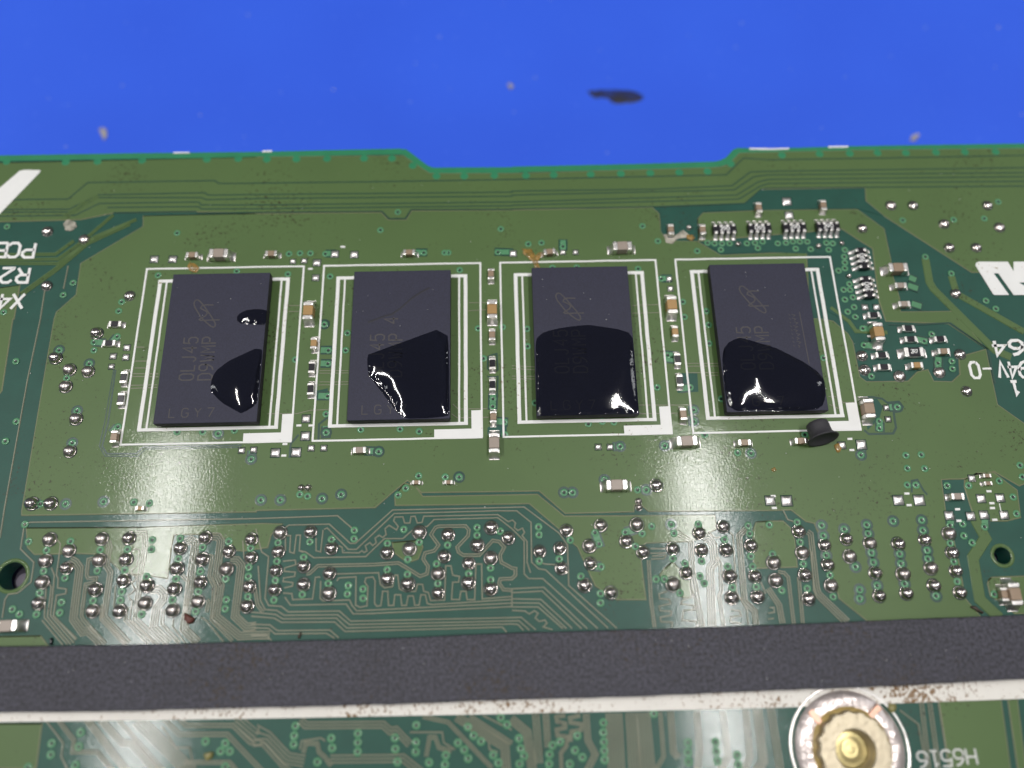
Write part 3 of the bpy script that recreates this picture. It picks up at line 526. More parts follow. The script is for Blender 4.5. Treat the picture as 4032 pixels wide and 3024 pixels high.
for cx in RC:
    v = lambda x, y: Vector((cx + x, y)); hw, hh = 6.62, 7.66
    for k, (a, b) in enumerate(((v(-hw - .07, hh), v(hw + .07, hh)), (v(-hw - .07, -hh), v(hw + .07, -hh)), (v(-hw, -hh), v(-hw, hh)), (v(hw, -hh), v(hw, hh)))): sline(a, b, 0.15, 'chip_outline', 0.001 * k)
    sline(v(xl, yb), v(xl, yt), 0.3, 'chip_outline'); sline(v(xr, yb), v(xr, yt), 0.3, 'chip_outline')
    sline(v(tl, yb), v(tl, yt), 0.15, 'chip_outline'); sline(v(tr_, yb), v(tr_, yt), 0.15, 'chip_outline')
    sline(v(xl - .15, yb), v(xr + .15, yb), 0.26, 'chip_outline', 0.003); sline(v(xl - .15, yt), v(xl + 1.6, yt), 0.28, 'chip_outline', 0.003); sline(v(xr - 1.6, yt), v(xr + .15, yt), 0.28, 'chip_outline', 0.003)
    lm = [rel(t) for t in ('f1540,955', 'f1862,947', 'f1860,790', 'f1957,786', 'f1957,1027', 'f1540,1032')]
    silkpoly([v(p.x, p.y) for p in lm], 'pin_one_marker', dz=0.006)
for t_ in 'b750,1035 b470,1225 f370,920 f475,920 f250,1080 f240,1180 h708,1036 h725,1132 h1200,1508 h1220,1608 h45,1530 h55,1632 l1638,230 l1910,75 l1935,178 l1940,220 l1960,322 l1650,330 h880,148'.split():
    c = P(t_, 0.07); bpart('silkscreen_dash', box(c.x - 0.19, c.x + 0.19, c.y - 0.085, c.y + 0.085, 0.03, 0.075), 'silk')
silk('l2000,180 l2015,250', 0.06)
silkpoly(PL('a175,382 a215,374 a350,376 a352,390 a20,735 a-60,820 a-320,820 a-200,700'), 'silkscreen_stroke')
silkpoly(PL('v775,222 v785,195 v810,186 v1010,186 v1010,305 v960,303 v1118,525 v970,525 v955,515'), 'silkscreen_emblem')
silkpoly(PL('v1011,186 v1105,186 v1165,285 v1165,186 v1600,186 v1600,395 v1275,398 v1215,398 v1275,430 v1600,430 v1600,525 v1165,525 v1011,306'), 'silkscreen_emblem')
def word(items, ang, h, wd, lw, mat='silk', nm='silkscreen_letter'):
    for ch, tok in items:                           # token marks the glyph centre
        c = P(tok, 0.07).to_2d(); ca, sa = math.cos(ang), math.sin(ang)
        org = Vector((c.x - (wd / 2 * ca - h / 2 * sa), c.y - (wd / 2 * sa + h / 2 * ca)))
        letter(nm, ch, org, ang, h, wd, lw, 0.03 + 1.6, 0.042, mat, board)
word((('P', 'w292,948'), ('C', 'w140,945'), ('B', 'w10,945')), math.pi, 1.35, 0.95, 0.24)
word((('R', 'w232,1202'), ('2', 'w70,1202')), math.pi, 1.35, 0.95, 0.24)
word((('X', 'w180,1468'), ('4', 'w40,1470')), math.pi, 1.35, 0.95, 0.24)
word((('4', 'v1020,1062'), ('6', 'v1200,1058')), math.pi, 1.25, 1.05, 0.26)
word((('0', 'v775,1288'), ('V', 'v1052,1285'), ('4', 'v1160,1282'), ('9', 'v1268,1280')), math.pi, 1.35, 0.72, 0.22)
word((('-', 'v897,1273'),), math.pi, 1.3, 0.8, 0.16)
word((('1', 'v1185,1470'),), math.pi, 1.1, 0.7, 0.24)
word((('H', 'p1758,1560'), ('6', 'p1652,1568'), ('5', 'p1545,1575'), ('1', 'p1440,1580'), ('6', 'p1338,1588')), math.pi, 0.98, 0.66, 0.13, 'silk_grey')
# white marks right on the far edge
silkpoly(PL('c2050,184 c2212,187 d0,189 d180,184 d180,196 d0,202 c2050,198'), 'edge_mark')
silkpoly(PL('d520,170 d690,166 d690,180 d520,184'), 'edge_mark'); silkpoly(PL('a1500,221 a1640,219 a1640,230 a1500,232'), 'edge_mark'); silkpoly(PL('b55,208 b140,206 b140,220 b55,222'), 'edge_mark')
# broad white band beside the plastic bar
silkpoly(PL('m-200,1100 m2212,1060 n2212,985 o2212,900 p2400,800 p2400,1052 p2212,1060 p1100,1100 p900,1108 o2212,1140 n2212,1190 m2212,1232 m0,1262 m-200,1264'), 'silkscreen_band', 'silk_band', 0.004)

# ------------------------------------------------------------------ memory chips
CH = [('q', -22.22, 0.10), ('r', -7.28, 0.05), ('s', 7.45, 0.11), ('t', 22.28, 0.10)]
CZ = 1.15
CL = ('first memory chip counted from the PCB lettering, black, with two separate liquid spots', 'memory chip with a dark diagonal scratch and no round emblem showing', 'memory chip whose whole lower half lies under black liquid', 'memory chip with a dark spool-shaped rubber piece at its front corner')
EMB = ('s355,360 s352,340 s362,322 s380,318 s400,328 s440,365 s480,410 s540,480 s580,535 s584,560 s570,572 s545,562 s500,530 s440,480 s400,430 s365,385 s355,360', 's535,366 s460,364 s428,376 s420,395 s445,408 s480,425 s492,445 s475,468 s440,488 s426,500 s440,508 s615,503')
s0 = CH[2]
for i, (k, cx, cy) in enumerate(CH):
    t = thing('memory_chip', (cx, cy, 0.07), CL[i], 'memory chip', 'four memory chips in a row')
    hx, hy = 3.99, 6.44; v, f = box(-hx, hx, -hy, hy, 0.32, CZ - 0.07, 0.03)
    pk = obj('package', v, f, None, t, mats=['package', 'package_side'], fmat=[1, 0] + [1] * 8 + [0] * 16)
    v, f = box(-hx + 0.1, hx - 0.1, -hy + 0.1, hy - 0.1, 0.2, 0.32); obj('chip_substrate', v, f, 'gap', t)
    bm_ = obj('ball', *lathe([(0.1, -0.03), (0.2, 0.02), (0.22, 0.1), (0.16, 0.2)], 8), 'solder', t, True); bme = bm_.data; bpy.data.objects.remove(bm_)
    for a in (-3, -2, -1, 1, 2, 3):
        b_ = inst(bme, 'solder_ball', t, (a * 0.95, -hy + 0.45, 0))
    zt = CZ - 0.07 + 0.0006
    def cl(s): return [Vector((p.x - s0[1] + (0.35 if k == 't' else 0.1 if k == 'q' else 0), p.y - s0[2] + (0.35 if k == 't' else 0))) for p in PL(s, CZ)]
    if k != 'r':
        obj('emblem', *join(strip(cl(EMB[0]), 0.1, zt, zt + .004, .004), strip(cl(EMB[1]), 0.1, zt, zt + .005, .004)), 'laser_mark', pk)
    lines = (('0LJ45', -2.45 + 1.12, -2.9), ('D9WMP', -0.98 + 1.12, -2.9))
    if k == 'r': lines = lines + (('4', -1.38 + 1.12, 1.7),)
    for txt, x0, y0 in lines:
        for j, ch in enumerate(txt):
            # text runs away from the viewer, letters turned a quarter
            letter('laser_letter', ch, Vector((x0 + 0.02, y0 + j * 0.78)), math.pi / 2, 1.1, 0.52, 0.11, zt, 0.003, 'laser_mark', pk)
    for j, ch in enumerate('LGY7'): letter('laser_letter', ch, Vector((-2.85 + j * 0.98, -5.95)), 0.0, 0.72, 0.5, 0.075, zt, 0.003, 'laser_mark', pk)
    if k == 't':
        obj('laser_rule', *strip([Vector((3.05, -2.6)), Vector((2.92, 2.0))], 0.07, zt, zt + .004, .004), 'laser_mark', pk)
        rr = random.Random(4)
        for j in range(9):
            y0 = 1.8 - j * 0.34; pts = [Vector((2.35 + rr.uniform(-.15, .05), y0)), Vector((2.6 + rr.uniform(-.1, .1), y0 - .1)), Vector((2.4 + rr.uniform(-.1, .1), y0 - .22))]
            obj('laser_letter', *strip(pts, 0.06, zt, zt + .004, .003), 'laser_mark', pk)
            obj('laser_letter', *strip([Vector((2.0, y0)), Vector((2.12, y0 - .12))], 0.05, zt, zt + .004, .003), 'laser_mark', pk)
    if k == 'r':
        q = [Vector((p.x - cx, p.y - cy)) for p in PL('r300,560 r430,510 r520,485 r600,430 r700,340 r790,280 r870,240', CZ)]
        obj('scratch', *strip(q, 0.13, zt, zt + .003, .02), 'scratched', pk)

# ------------------------------------------------------------------ black liquid on the chips
def puddle(s, H, Lc, label, seed, front=0.0):
    rnd = random.Random(seed); base = PL(s, CZ); pts = []
    for i, p in enumerate(base):                       # smooth and roughen the rim
        p0, p2, p3 = base[i - 1], base[(i + 1) % len(base)], base[(i + 2) % len(base)]
        n = max(2, int((p2 - p).length / 0.12))
        for j in range(n):
            u_ = j / n; q = 0.5 * ((2 * p) + (p2 - p0) * u_ + (2 * p0 - 5 * p + 4 * p2 - p3) * u_ ** 2 + (3 * p - p0 - 3 * p2 + p3) * u_ ** 3)
            jg = 0.06 * math.sin(9.0 * q.x + 4.0 * math.sin(5.0 * q.y)); pts.append(q + Vector((rnd.uniform(-.03, .03) + jg * 0.6, rnd.uniform(-.03, .03) + jg)))
    xs = [p.x for p in pts]; ys = [p.y for p in pts]; g = 0.13; n0 = len(pts); allp = list(pts)
    import numpy as np
    A = np.array([(p.x, p.y) for p in pts]); Bq = np.roll(A, -1, 0)
    def dist(p):
        ab = Bq - A; tt = np.clip(((p - A) * ab).sum(1) / ((ab * ab).sum(1) + 1e-12), 0, 1); d = p - (A + ab * tt[:, None])
        return float(np.sqrt((d * d).sum(1)).min())
    def inside(px, py):
        c = False; j = n0 - 1
        for i in range(n0):
            if (ys[i] > py) != (ys[j] > py) and px < (xs[j] - xs[i]) * (py - ys[i]) / (ys[j] - ys[i]) + xs[i]: c = not c
            j = i
        return c
    D = [0.0] * n0
    y = min(ys)
    row = 0
    while y < max(ys):
        x = min(xs) + (g / 2 if row % 2 else 0)
        while x < max(xs):
            if inside(x, y):
                d = dist(np.array((x, y)))
                if d > g * 0.35: allp.append(Vector((x, y))); D.append(d)
            x += g
        y += g * 0.87; row += 1
    vo, eo, fo, *_ = delaunay_2d_cdt(allp, [(i, (i + 1) % n0) for i in range(n0)], [list(range(n0))], 1, 1e-5, True)
    orig = _[0]
    # capillary surface: height relaxes to H away from the wetted rim
    nv = len(vo); free = np.array([not (orig[i] and orig[i][0] < n0) for i in range(nv)])
    I, J = [], []
    for f in fo:
        for q in range(3): I += [f[q], f[(q + 1) % 3]]; J += [f[(q + 1) % 3], f[q]]
    I, J = np.array(I), np.array(J); cnt = np.bincount(I, minlength=nv).astype(float)
    ph = [rnd.uniform(0, 6) for _i in range(4)]; tot = np.zeros(nv)
    for Lq, share in ((0.3, 0.35), (Lc, 0.65)):
        al = g * g / (4 * Lq * Lq); hz = np.zeros(nv)
        Ht = np.array([H * share * (1 + 0.3 * math.sin(p.x * 1.3 + ph[0]) * math.sin(p.y * 1.0 + ph[1]) + 0.05 * math.sin(p.x * 2.6 + p.y * 1.7 + ph[2])) for p in vo])
        for _i in range(900 if Lq > 0.5 else 120):
            mean = np.bincount(I, hz[J], minlength=nv) / np.maximum(cnt, 1); hz = np.where(free, (mean + al * Ht) / (1 + al), 0.0)
        tot += hz
    hz = tot
    V = [(p.x, p.y, CZ + 0.004 + float(hz[i])) for i, p in enumerate(vo)]
    Fc = []
    for f in fo:
        a, b, c = f[:3]
        Fc.append((a, b, c) if (vo[b] - vo[a]).cross(vo[c] - vo[a]) > 0 else (a, c, b))
    o = obj('liquid_spot', V, Fc, 'liquid', None, True)
    return tag(o, label, 'liquid spot', 'black liquid spots on the chips')
puddle('q1112,805 q1040,797 q930,850 q800,912 q690,1000 q652,1080 q642,1165 q690,1232 q760,1290 q840,1332 q930,1385 q1000,1352 q1058,1310 q1075,1250 q1095,1000', 0.42, 1.1, 'larger glossy black liquid spot near the front of the two-spot memory chip', 1)
puddle('q888,500 q900,470 q960,435 q1040,425 q1155,440 q1150,500 q1145,558 q1030,555 q940,552 q890,532', 0.22, 0.5, 'small narrow black droplet at the side edge of the two-spot memory chip', 2)
puddle('r300,870 r330,845 r480,830 r650,800 r740,740 r830,690 r880,645 r930,635 r990,690 r1035,720 r1042,1100 r1042,1390 r1020,1418 r940,1430 r830,1436 r660,1436 r580,1395 r545,1300 r490,1220 r440,1130 r380,1080 r320,1050 r296,960', 0.4, 1.5, 'jagged black liquid spot on the scratched memory chip, pointed towards its side', 3)
puddle('s170,770 s230,698 s380,652 s520,630 s640,622 s780,645 s900,657 s1025,692 s1062,730 s1080,1000 s1108,1300 s1112,1430 s900,1436 s500,1444 s195,1448 s190,1300 s178,1000', 0.36, 1.6, 'wide black liquid pool covering the front half of a memory chip edge to edge', 4)
puddle('t268,840 t310,752 t370,717 t460,712 t560,765 t690,787 t830,850 t960,920 t1060,990 t1115,1060 t1128,1150 t1110,1250 t1070,1290 t980,1304 t830,1306 t600,1308 t400,1310 t330,1285 t300,1200 t282,1060', 0.5, 1.3, 'glossy black liquid spot with white curved reflection on the chip beside the rubber piece', 5)

# ------------------------------------------------------------------ chip components
PARTS = {}
def mk(name, vf, mat, smooth=False, mats=None, fmat=None):
    o = obj(name, vf[0], vf[1], mat, None, smooth, mats, fmat); me = o.data; bpy.data.objects.remove(o); return me
def fillet(w, L, h, d):
    # concave solder wedge running out from a terminal (towards +x)
    V = []; Fc = []; n = 6
    for i in range(n + 1):
        u_ = i / n; x = L * u_; z = h * (1 - u_) ** 1.8 + 0.055; yy = d / 2 * (1 - 0.18 * u_ ** 2)
        V += [(x, -yy - .02, 0.04), (x, -yy * 0.9, z * 0.93), (x, 0, z), (x, yy * 0.9, z * 0.93), (x, yy + .02, 0.04)]
    for i in range(n):
        for j in range(4): a = i * 5 + j; Fc.append((a, a + 5, a + 6, a + 1))
    Fc.append(tuple(n * 5 + j for j in range(5)))
    return V, Fc
DIM = {'c0603': (1.62, 0.84, 0.8), 'c0402': (1.0, 0.52, 0.5), 'c0201': (0.62, 0.32, 0.3), 'r0402': (1.0, 0.52, 0.34), 'r0603': (1.6, 0.82, 0.45)}
for k, (l, w, h) in DIM.items():
    te = l * 0.24; b = 0.05 * h / 0.5; x0 = -l / 2 + te
    PARTS[k, 'term'] = mk('terminal', box(l / 2 - te, l / 2, -w / 2, w / 2, 0.06, h + 0.06, b), 'tin')
    PARTS[k, 'fil'] = mk('solder_fillet', [fillet(w, l * 0.24, h * 0.62, w * 1.06)][0], 'solder', True)
    if k[0] == 'c':
        for mname in ('ceramic', 'ceramic_gold', 'ceramic_grey'):
            PARTS[k, mname] = mk('ceramic_body', box(x0 - .002, -x0 + .002, -w / 2 + 0.02, w / 2 - 0.02, 0.1, h + 0.045, b * 0.6), mname)
    else:
        PARTS[k, 'body'] = mk('ceramic_body', box(x0 - .002, -x0 + .002, -w / 2 + 0.02, w / 2 - 0.02, 0.09, h - 0.02, 0.02), 'alumina')
        PARTS[k, 'coat'] = mk('overcoat', box(x0 - .05, -x0 + .05, -w / 2 + 0.03, w / 2 - 0.03, h - 0.02, h + 0.075, 0.02), 'resistor_black')
def comp(kind, tok, ori, label, mat='ceramic', tilt=0.0, group=None):
    l, w, h = DIM[kind]; c = P(tok, h + 0.06); rz = (math.pi / 2 if ori == 'v' else 0.0) + tilt + random.uniform(-.02, .02)
    cap = kind[0] == 'c'
    t = thing('capacitor' if cap else 'resistor', (c.x, c.y, 0.0), label, 'capacitor' if cap else 'resistor', group or ('chip capacitors soldered on the board' if cap else 'chip resistors soldered on the board'), rz)
    if cap: inst(PARTS[kind, mat], 'ceramic_body', t)
    else: inst(PARTS[kind, 'body'], 'ceramic_body', t); inst(PARTS[kind, 'coat'], 'overcoat', t)
    for s in (0, math.pi):
        te = inst(PARTS[kind, 'term'], 'terminal', t, (0, 0, 0), s)
        inst(PARTS[kind, 'fil'], 'solder_fillet', te, (l / 2, 0, 0), 0)
    return t
G, Y = 'ceramic_gold', 'ceramic_grey'
comp('c0402', 'a1655,1100', 'h', 'small brown capacitor just above the amber stain over the two-spot chip')
comp('c0603', 'a1885,1085', 'h', 'large beige capacitor above the printed outline of the two-spot memory chip', Y)
comp('c0402', 'b128,1088', 'h', 'small capacitor left of a cluster of bare pads, above the first outline corner')
comp('c0402', 'b1322,1078', 'h', 'lone small capacitor above the printed outline of the scratched memory chip')
comp('c0402', 'c325,1072', 'h', 'dark small capacitor touching the forked amber flux stain', 'ceramic', 0.1)
comp('c0603', 'c955,1022', 'h', 'large beige capacitor above the outline of the half-covered memory chip', Y)
comp('c0402', 'c1375,880', 'v', 'small upright capacitor standing in pale dried flux residue')
comp('c0402', 'c1650,880', 'v', 'small upright capacitor at the end of the row of four resistor arrays')
comp('c0402', 'u800,95', 'v', 'small upright capacitor above the second resistor array of the row')
comp('c0402', 'u1503,70', 'v', 'small upright capacitor above the fourth resistor array of the row')
comp('c0603', 'd1130,1208', 'h', 'largest capacitor of the three stacked right of the upright resistor arrays')
comp('c0402', 'd1150,1365', 'h', 'middle capacitor of the three stacked right of the upright resistor arrays', Y)
comp('c0402', 'd1180,1525', 'h', 'lowest capacitor of the three stacked right of the upright resistor arrays', Y)
comp('r0402', 'd915,1620', 'h', 'black resistor directly below the pair of upright resistor arrays')
comp('c0603', 'b447,1580', 'v', 'large gold-brown capacitor between the first and second chip outlines', G)
comp('c0402', 'f497,205', 'v', 'small gold-brown capacitor between the first and second chip outlines', G)
comp('r0402', 'f480,415', 'v', 'upper black resistor between the first and second chip outlines')
comp('r0402', 'f470,602', 'v', 'lower black resistor between the first and second chip outlines')
comp('c0402', 'b2030,1265', 'v', 'topmost small capacitor in the column between second and third chips')
comp('c0603', 'b2040,1570', 'v', 'large gold-brown capacitor between the second and third chip outlines', G)
comp('c0402', 'f2040,132', 'v', 'small brown capacitor below the large gold one between second and third chips')
comp('r0402', 'f2042,382', 'v', 'upper black resistor between the second and third chip outlines')
comp('r0402', 'f2042,566', 'v', 'lower black resistor between the second and third chip outlines')
comp('c0402', 'f2050,842', 'v', 'small capacitor above the big grey one, low between second and third chips')
comp('c0603', 'f2058,1066', 'v', 'big grey-brown upright capacitor below the column between second and third chips', Y)
comp('c0603', 'c1385,1530', 'v', 'large gold-brown capacitor between the third and fourth chip outlines', G)
comp('c0402', 'g1412,105', 'v', 'small gold-brown capacitor between the third and fourth chip outlines', G)
comp('r0402', 'g1432,345', 'v', 'upper black resistor between the third and fourth chip outlines')
comp('r0402', 'g1452,530', 'v', 'lower black resistor between the third and fourth chip outlines')
comp('c0402', 'g1483,820', 'v', 'small brown capacitor low between the third and fourth chip outlines')
comp('c0603', 'g1515,1050', 'h', 'large grey-brown capacitor below the gap between third and fourth chips', Y)
comp('r0402', 'e990,40', 'h', 'upper dark resistor beside the outline of the two-spot chip', tilt=0.0)
comp('r0402', 'e940,205', 'h', 'black resistor next to three vias, beside the outline of the two-spot chip')
comp('r0402', 'e1065,502', 'v', 'upper upright black resistor along the side of the two-spot chip outline')
comp('r0402', 'e1040,688', 'v', 'lower upright black resistor along the side of the two-spot chip outline')
comp('c0402', 'e980,1015', 'v', 'upright brown capacitor at the near corner of the two-spot chip outline')
comp('c0402', 'f893,1130', 'h', 'single small capacitor just below the outline of the scratched memory chip', Y)
comp('c0402', 'g2012,1065', 'h', 'small capacitor below the liquid-covered fourth chip, clear of the rubber piece')
comp('c0402', 'h290,1050', 'h', 'small brown capacitor with amber flux, touching the spool-shaped rubber piece')
comp('c0201', 'f1385,1410', 'h', 'tiny capacitor at the bend of a trace beside two vias')
comp('c0201', 'f1663,1408', 'h', 'tiny capacitor beside a ringed via, below the scratched chip corner')
comp('c0603', 'g908,1430', 'h', 'large beige capacitor alone on the pour between chips and solder domes', Y)
comp('c0201', 'e1205,1634', 'h', 'tiny cream capacitor at the edge of a bright lamp reflection', G)
comp('c0603', 'h962,105', 'v', 'large upright brown capacitor in the cluster around the 2R7 part', G)
comp('r0402', 'h1215,78', 'h', 'topmost black resistor in the cluster around the 2R7 part')
comp('r0402', 'h1235,172', 'h', 'black resistor directly above the 2R7 part')
comp('r0402', 'h1490,170', 'h', 'black resistor up and to the right of the 2R7 part')
comp('r0402', 'h985,308', 'h', 'upper of two black resistors left of the 2R7 part')
comp('r0402', 'h1005,412', 'h', 'lower of two black resistors left of the 2R7 part')
r27 = comp('r0603', 'h1265,283', 'h', 'wide resistor marked 2R7 with broad white ends')
for j, ch in enumerate('2R7'): letter('marking', ch, Vector((-0.27 + j * 0.19, -0.13)), 0.0, 0.32, 0.15, 0.05, 0.526, 0.003, 'silk', next(o for o in r27.children if o.name.startswith('overcoat')))
comp('c0402', 'h1522,275', 'h', 'small brown capacitor to the right of the 2R7 part')
comp('c0402', 'h1290,395', 'h', 'small gold-brown capacitor directly below the 2R7 part', G)
comp('c0603', 'h880,768', 'v', 'large upright brown capacitor beside the pin marker of the fourth chip')
comp('c0201', 'h1897,1352', 'h', 'upper of two tiny capacitors in the cluster of bare pads by the small hole')
comp('c0201', 'h1905,1418', 'h', 'lower of two tiny capacitors in the cluster of bare pads by the small hole')
comp('c0402', 'h1645,1530', 'h', 'small beige capacitor left of the bare pads above the small hole', Y)
comp('c0402', 'l2050,965', 'v', 'small upright capacitor below the small mounting hole, near the plastic bar')
comp('c0603', 'l2145,962', 'v', 'larger brown capacitor below the small mounting hole, near the plastic bar')
comp('c0603', 'i40,1238', 'h', 'grey capacitor below the large mounting hole, cut off by the picture edge', Y)
# resistor arrays
l, w, h = 2.0, 1.0, 0.45
PARTS['arr', 'body'] = mk('array_body', box(-l / 2, l / 2, -w / 2 + .12, w / 2 - .12, 0.08, h + 0.04, 0.04), 'resistor_black')
PARTS['arr', 'term'] = mk('terminal', box(-0.15, 0.15, w / 2 - 0.3, w / 2, 0.06, h + 0.065, 0.06), 'tin')
PARTS['arr', 'fil'] = mk('solder_fillet', fillet(0.3, 0.42, h * 0.7, 0.34), 'solder', True)
AL = [('u427,330', 0, '390', 'first resistor array of the row of four, next to the upright capacitor'), ('u810,320', 0, '065', 'second resistor array of the row of four, marked upside down'), ('u1190,312', 0, '390', 'third resistor array of the row of four'), ('u1555,302', 0, '390', 'fourth resistor array of the row, nearest the upright arrays'),
      ('u1930,650', 1, '390', 'upper of the two upright resistor arrays'), ('u1985,962', 1, '390', 'lower of the two upright resistor arrays')]
for tok, v_, txt, lab in AL:
    c = P(tok, 0.5); t = thing('resistor_array', (c.x, c.y, 0), lab, 'resistor array', 'four-element resistor arrays', math.pi / 2 + 0.05 if v_ else 0.0)
    ab = inst(PARTS['arr', 'body'], 'array_body', t)
    for s in (0, math.pi):
        for j in range(4):
            x = (j - 1.5) * 0.52; q = Matrix.Rotation(s, 2) @ Vector((x, 0)); te = inst(PARTS['arr', 'term'], 'terminal', t, (q.x, q.y, 0), s)
            inst(PARTS['arr', 'fil'], 'solder_fillet', te, (0, w / 2, 0), math.pi / 2)
    for j, ch in enumerate(txt): letter('marking', ch, Vector((-0.42 + j * 0.3, -0.16)), 0.0, 0.36, 0.2, 0.06, h + 0.0405, 0.004, 'silk', ab)

# ------------------------------------------------------------------ plastic bar
top_e = PL('m-260,612 m0,608 m1000,596 n0,568 n1100,540 o0,490 o1100,462 p0,424 p1100,378 p2212,336 p2450,326', 1.3)
bot_e = PL('m-260,1184 m0,1180 m1000,1170 n0,1138 n1100,1112 o0,1068 o1100,1042 p0,992 p1100,952 p2212,892 p2450,880', 1.3)
V, Fc = [], []
n = len(top_e); seg = []
def resample(pts, m_):
    out = []; 
    for i in range(m_):
        u_ = i / (m_ - 1) * (len(pts) - 1); k = min(int(u_), len(pts) - 2); out.append(pts[k].lerp(pts[k + 1], u_ - k) + Vector((0, random.uniform(-.02, .02))))
    return out
ta, ba = resample(top_e, 90), resample(bot_e, 90); n = 90
rows = [[(p.x, p.y, 0.06) for p in ba], [(p.x, p.y, 1.22) for p in ba], [(p.x, p.y + 0.07, 1.3) for p in ba], [(p.x, p.y - 0.07, 1.3) for p in ta], [(p.x, p.y, 1.22) for p in ta], [(p.x, p.y, 0.06) for p in ta]]
for r_ in rows: V += r_
for k in range(5):
    for i in range(n - 1): Fc.append((k * n + i, k * n + i + 1, (k + 1) * n + i + 1, (k + 1) * n + i))
Fc.append(tuple(k * n for k in range(6))); Fc.append(tuple(k * n + n - 1 for k in range(5, -1, -1)))
tag(obj('plastic_bar', V, Fc, 'bar_plastic'), 'long rough dark grey plastic bar lying across the board in front of the solder domes', 'plastic bar')

# ------------------------------------------------------------------ threaded standoff
c = P('p722,1500', 0.3); so_h = 1.25; so = thing('threaded_standoff', (c.x, c.y, 0.06), 'round threaded metal standoff in a shiny solder ring at the bottom edge', 'standoff')
so_r = (P('p1150,1500') - P('p210,1500')).length / 2
obj('solder_mask_rim', *lathe([(so_r + 0.42, 0.0), (so_r + 0.39, 0.035), (so_r + 0.27, 0.035), (so_r + 0.22, 0.0)], 64), 'tin', so, True)
v, f = lathe([(so_r + 0.02, 0.0), (so_r - 0.12, 0.2), (so_r - 0.5, 0.34), (so_r - 0.9, 0.34), (so_r - 1.2, 0.3), (so_r - 1.5, 0.2)], 72)
v = [(x, y, z + 0.05 * math.sin(5 * math.atan2(y, x) + 2 * math.hypot(x, y)) * (1 if z > 0.1 else 0)) for x, y, z in v]
obj('solder_ring', v, f, 'copper_tin', so, True)
for a0 in (2.35, 0.85, 4.2):
    pts = [Vector((rr * math.cos(a0 + 0.03 * i), rr * math.sin(a0 + 0.03 * i))) for i, rr in enumerate((so_r - 0.2, so_r - 0.7, so_r - 1.15))]
    obj('bare_copper_streak', *strip(pts, 0.42, 0.3, 0.425, 0.05), 'copper_bare', so)
nr = so_r * 0.67
v, f = lathe([(nr + 0.3, 0.1), (nr + 0.2, 0.4), (nr - 0.1, 0.45)], 64); obj('flux_collar', v, f, 'flux_ring', so, True)
seg = 96; prof = [(1.0, 0.2), (1.0, 0.92), (0.96, 1.0), (0.56, 1.0), (0.53, 0.93), (0.52, 0.55), (0.49, 0.4), (0.48, 0.3), (0.475, 0.0)]
V, Fc = [], []
for k, (rr, z) in enumerate(prof):
    for i in range(seg):
        a = 2 * math.pi * i / seg; kn = (0.04 * (1 if (i // 3) % 2 else 0)) if k < 3 else 0
        V.append((rr * nr * (1 - kn) * math.cos(a), rr * nr * (1 - kn) * math.sin(a), z))
for k in range(len(prof) - 1):
    for i in range(seg): j = (i + 1) % seg; Fc.append((k * seg + i, k * seg + j, (k + 1) * seg + j, (k + 1) * seg + i))
obj('knurled_nut', V, Fc, 'brass', so)
v, f = lathe([(0.475 * nr, 0.02), (0.42 * nr, 0.1), (0.34 * nr, 0.02), (0.28 * nr, 0.16), (0.17 * nr, 0.08), (0.08 * nr, 0.14), (0.001, 0.12)], 32); obj('bore_floor', v, f, 'bore', so, True)

# ------------------------------------------------------------------ spool-shaped rubber piece
ax = Vector((0.14, -0.96, 0.2)).normalized(); c = P('h487,1035', 1.36)
prof = [(0.001, -1.55), (0.78, -1.55), (0.9, -1.46), (0.93, -1.2), (0.92, -0.8), (0.95, -0.45), (1.1, -0.22), (1.28, -0.08), (1.31, 0.0), (1.26, 0.05), (1.1, -0.05), (0.85, -0.22), (0.5, -0.34), (0.001, -0.38)]
v, f = lathe(prof, 40); q = ax.to_track_quat('Z', 'Y').to_matrix()
sp = obj('rubber_spool', v, f, 'rubber', None, True); sp.matrix_world = Matrix.Translation(c - Vector((0.05, 0, 0.1))) @ q.to_4x4() @ Matrix.Scale(0.92, 4)
tag(sp, 'small dark grey spool-shaped rubber piece lying by the fourth memory chip', 'rubber piece')

# ------------------------------------------------------------------ pegs seen in the holes
for (c, r, _), lab, dx in ((HOLES[0], 'grey peg end seen inside the large mounting hole', (0.22, -0.28)), (HOLES[1], 'grey peg end seen inside the small mounting hole', (-0.12, -0.2))):
    o = obj('peg', *lathe([(r * 2.6, -8.6), (r * 2.6, -2.2), (r * 0.66, -2.15), (r * 0.62, -1.0), (r * 0.52, -0.92), (0.001, -0.92)], 24), 'peg_grey', None, True); o.location = (c.x + dx[0], c.y + dx[1], -0.2)
    tag(o, lab, 'peg')

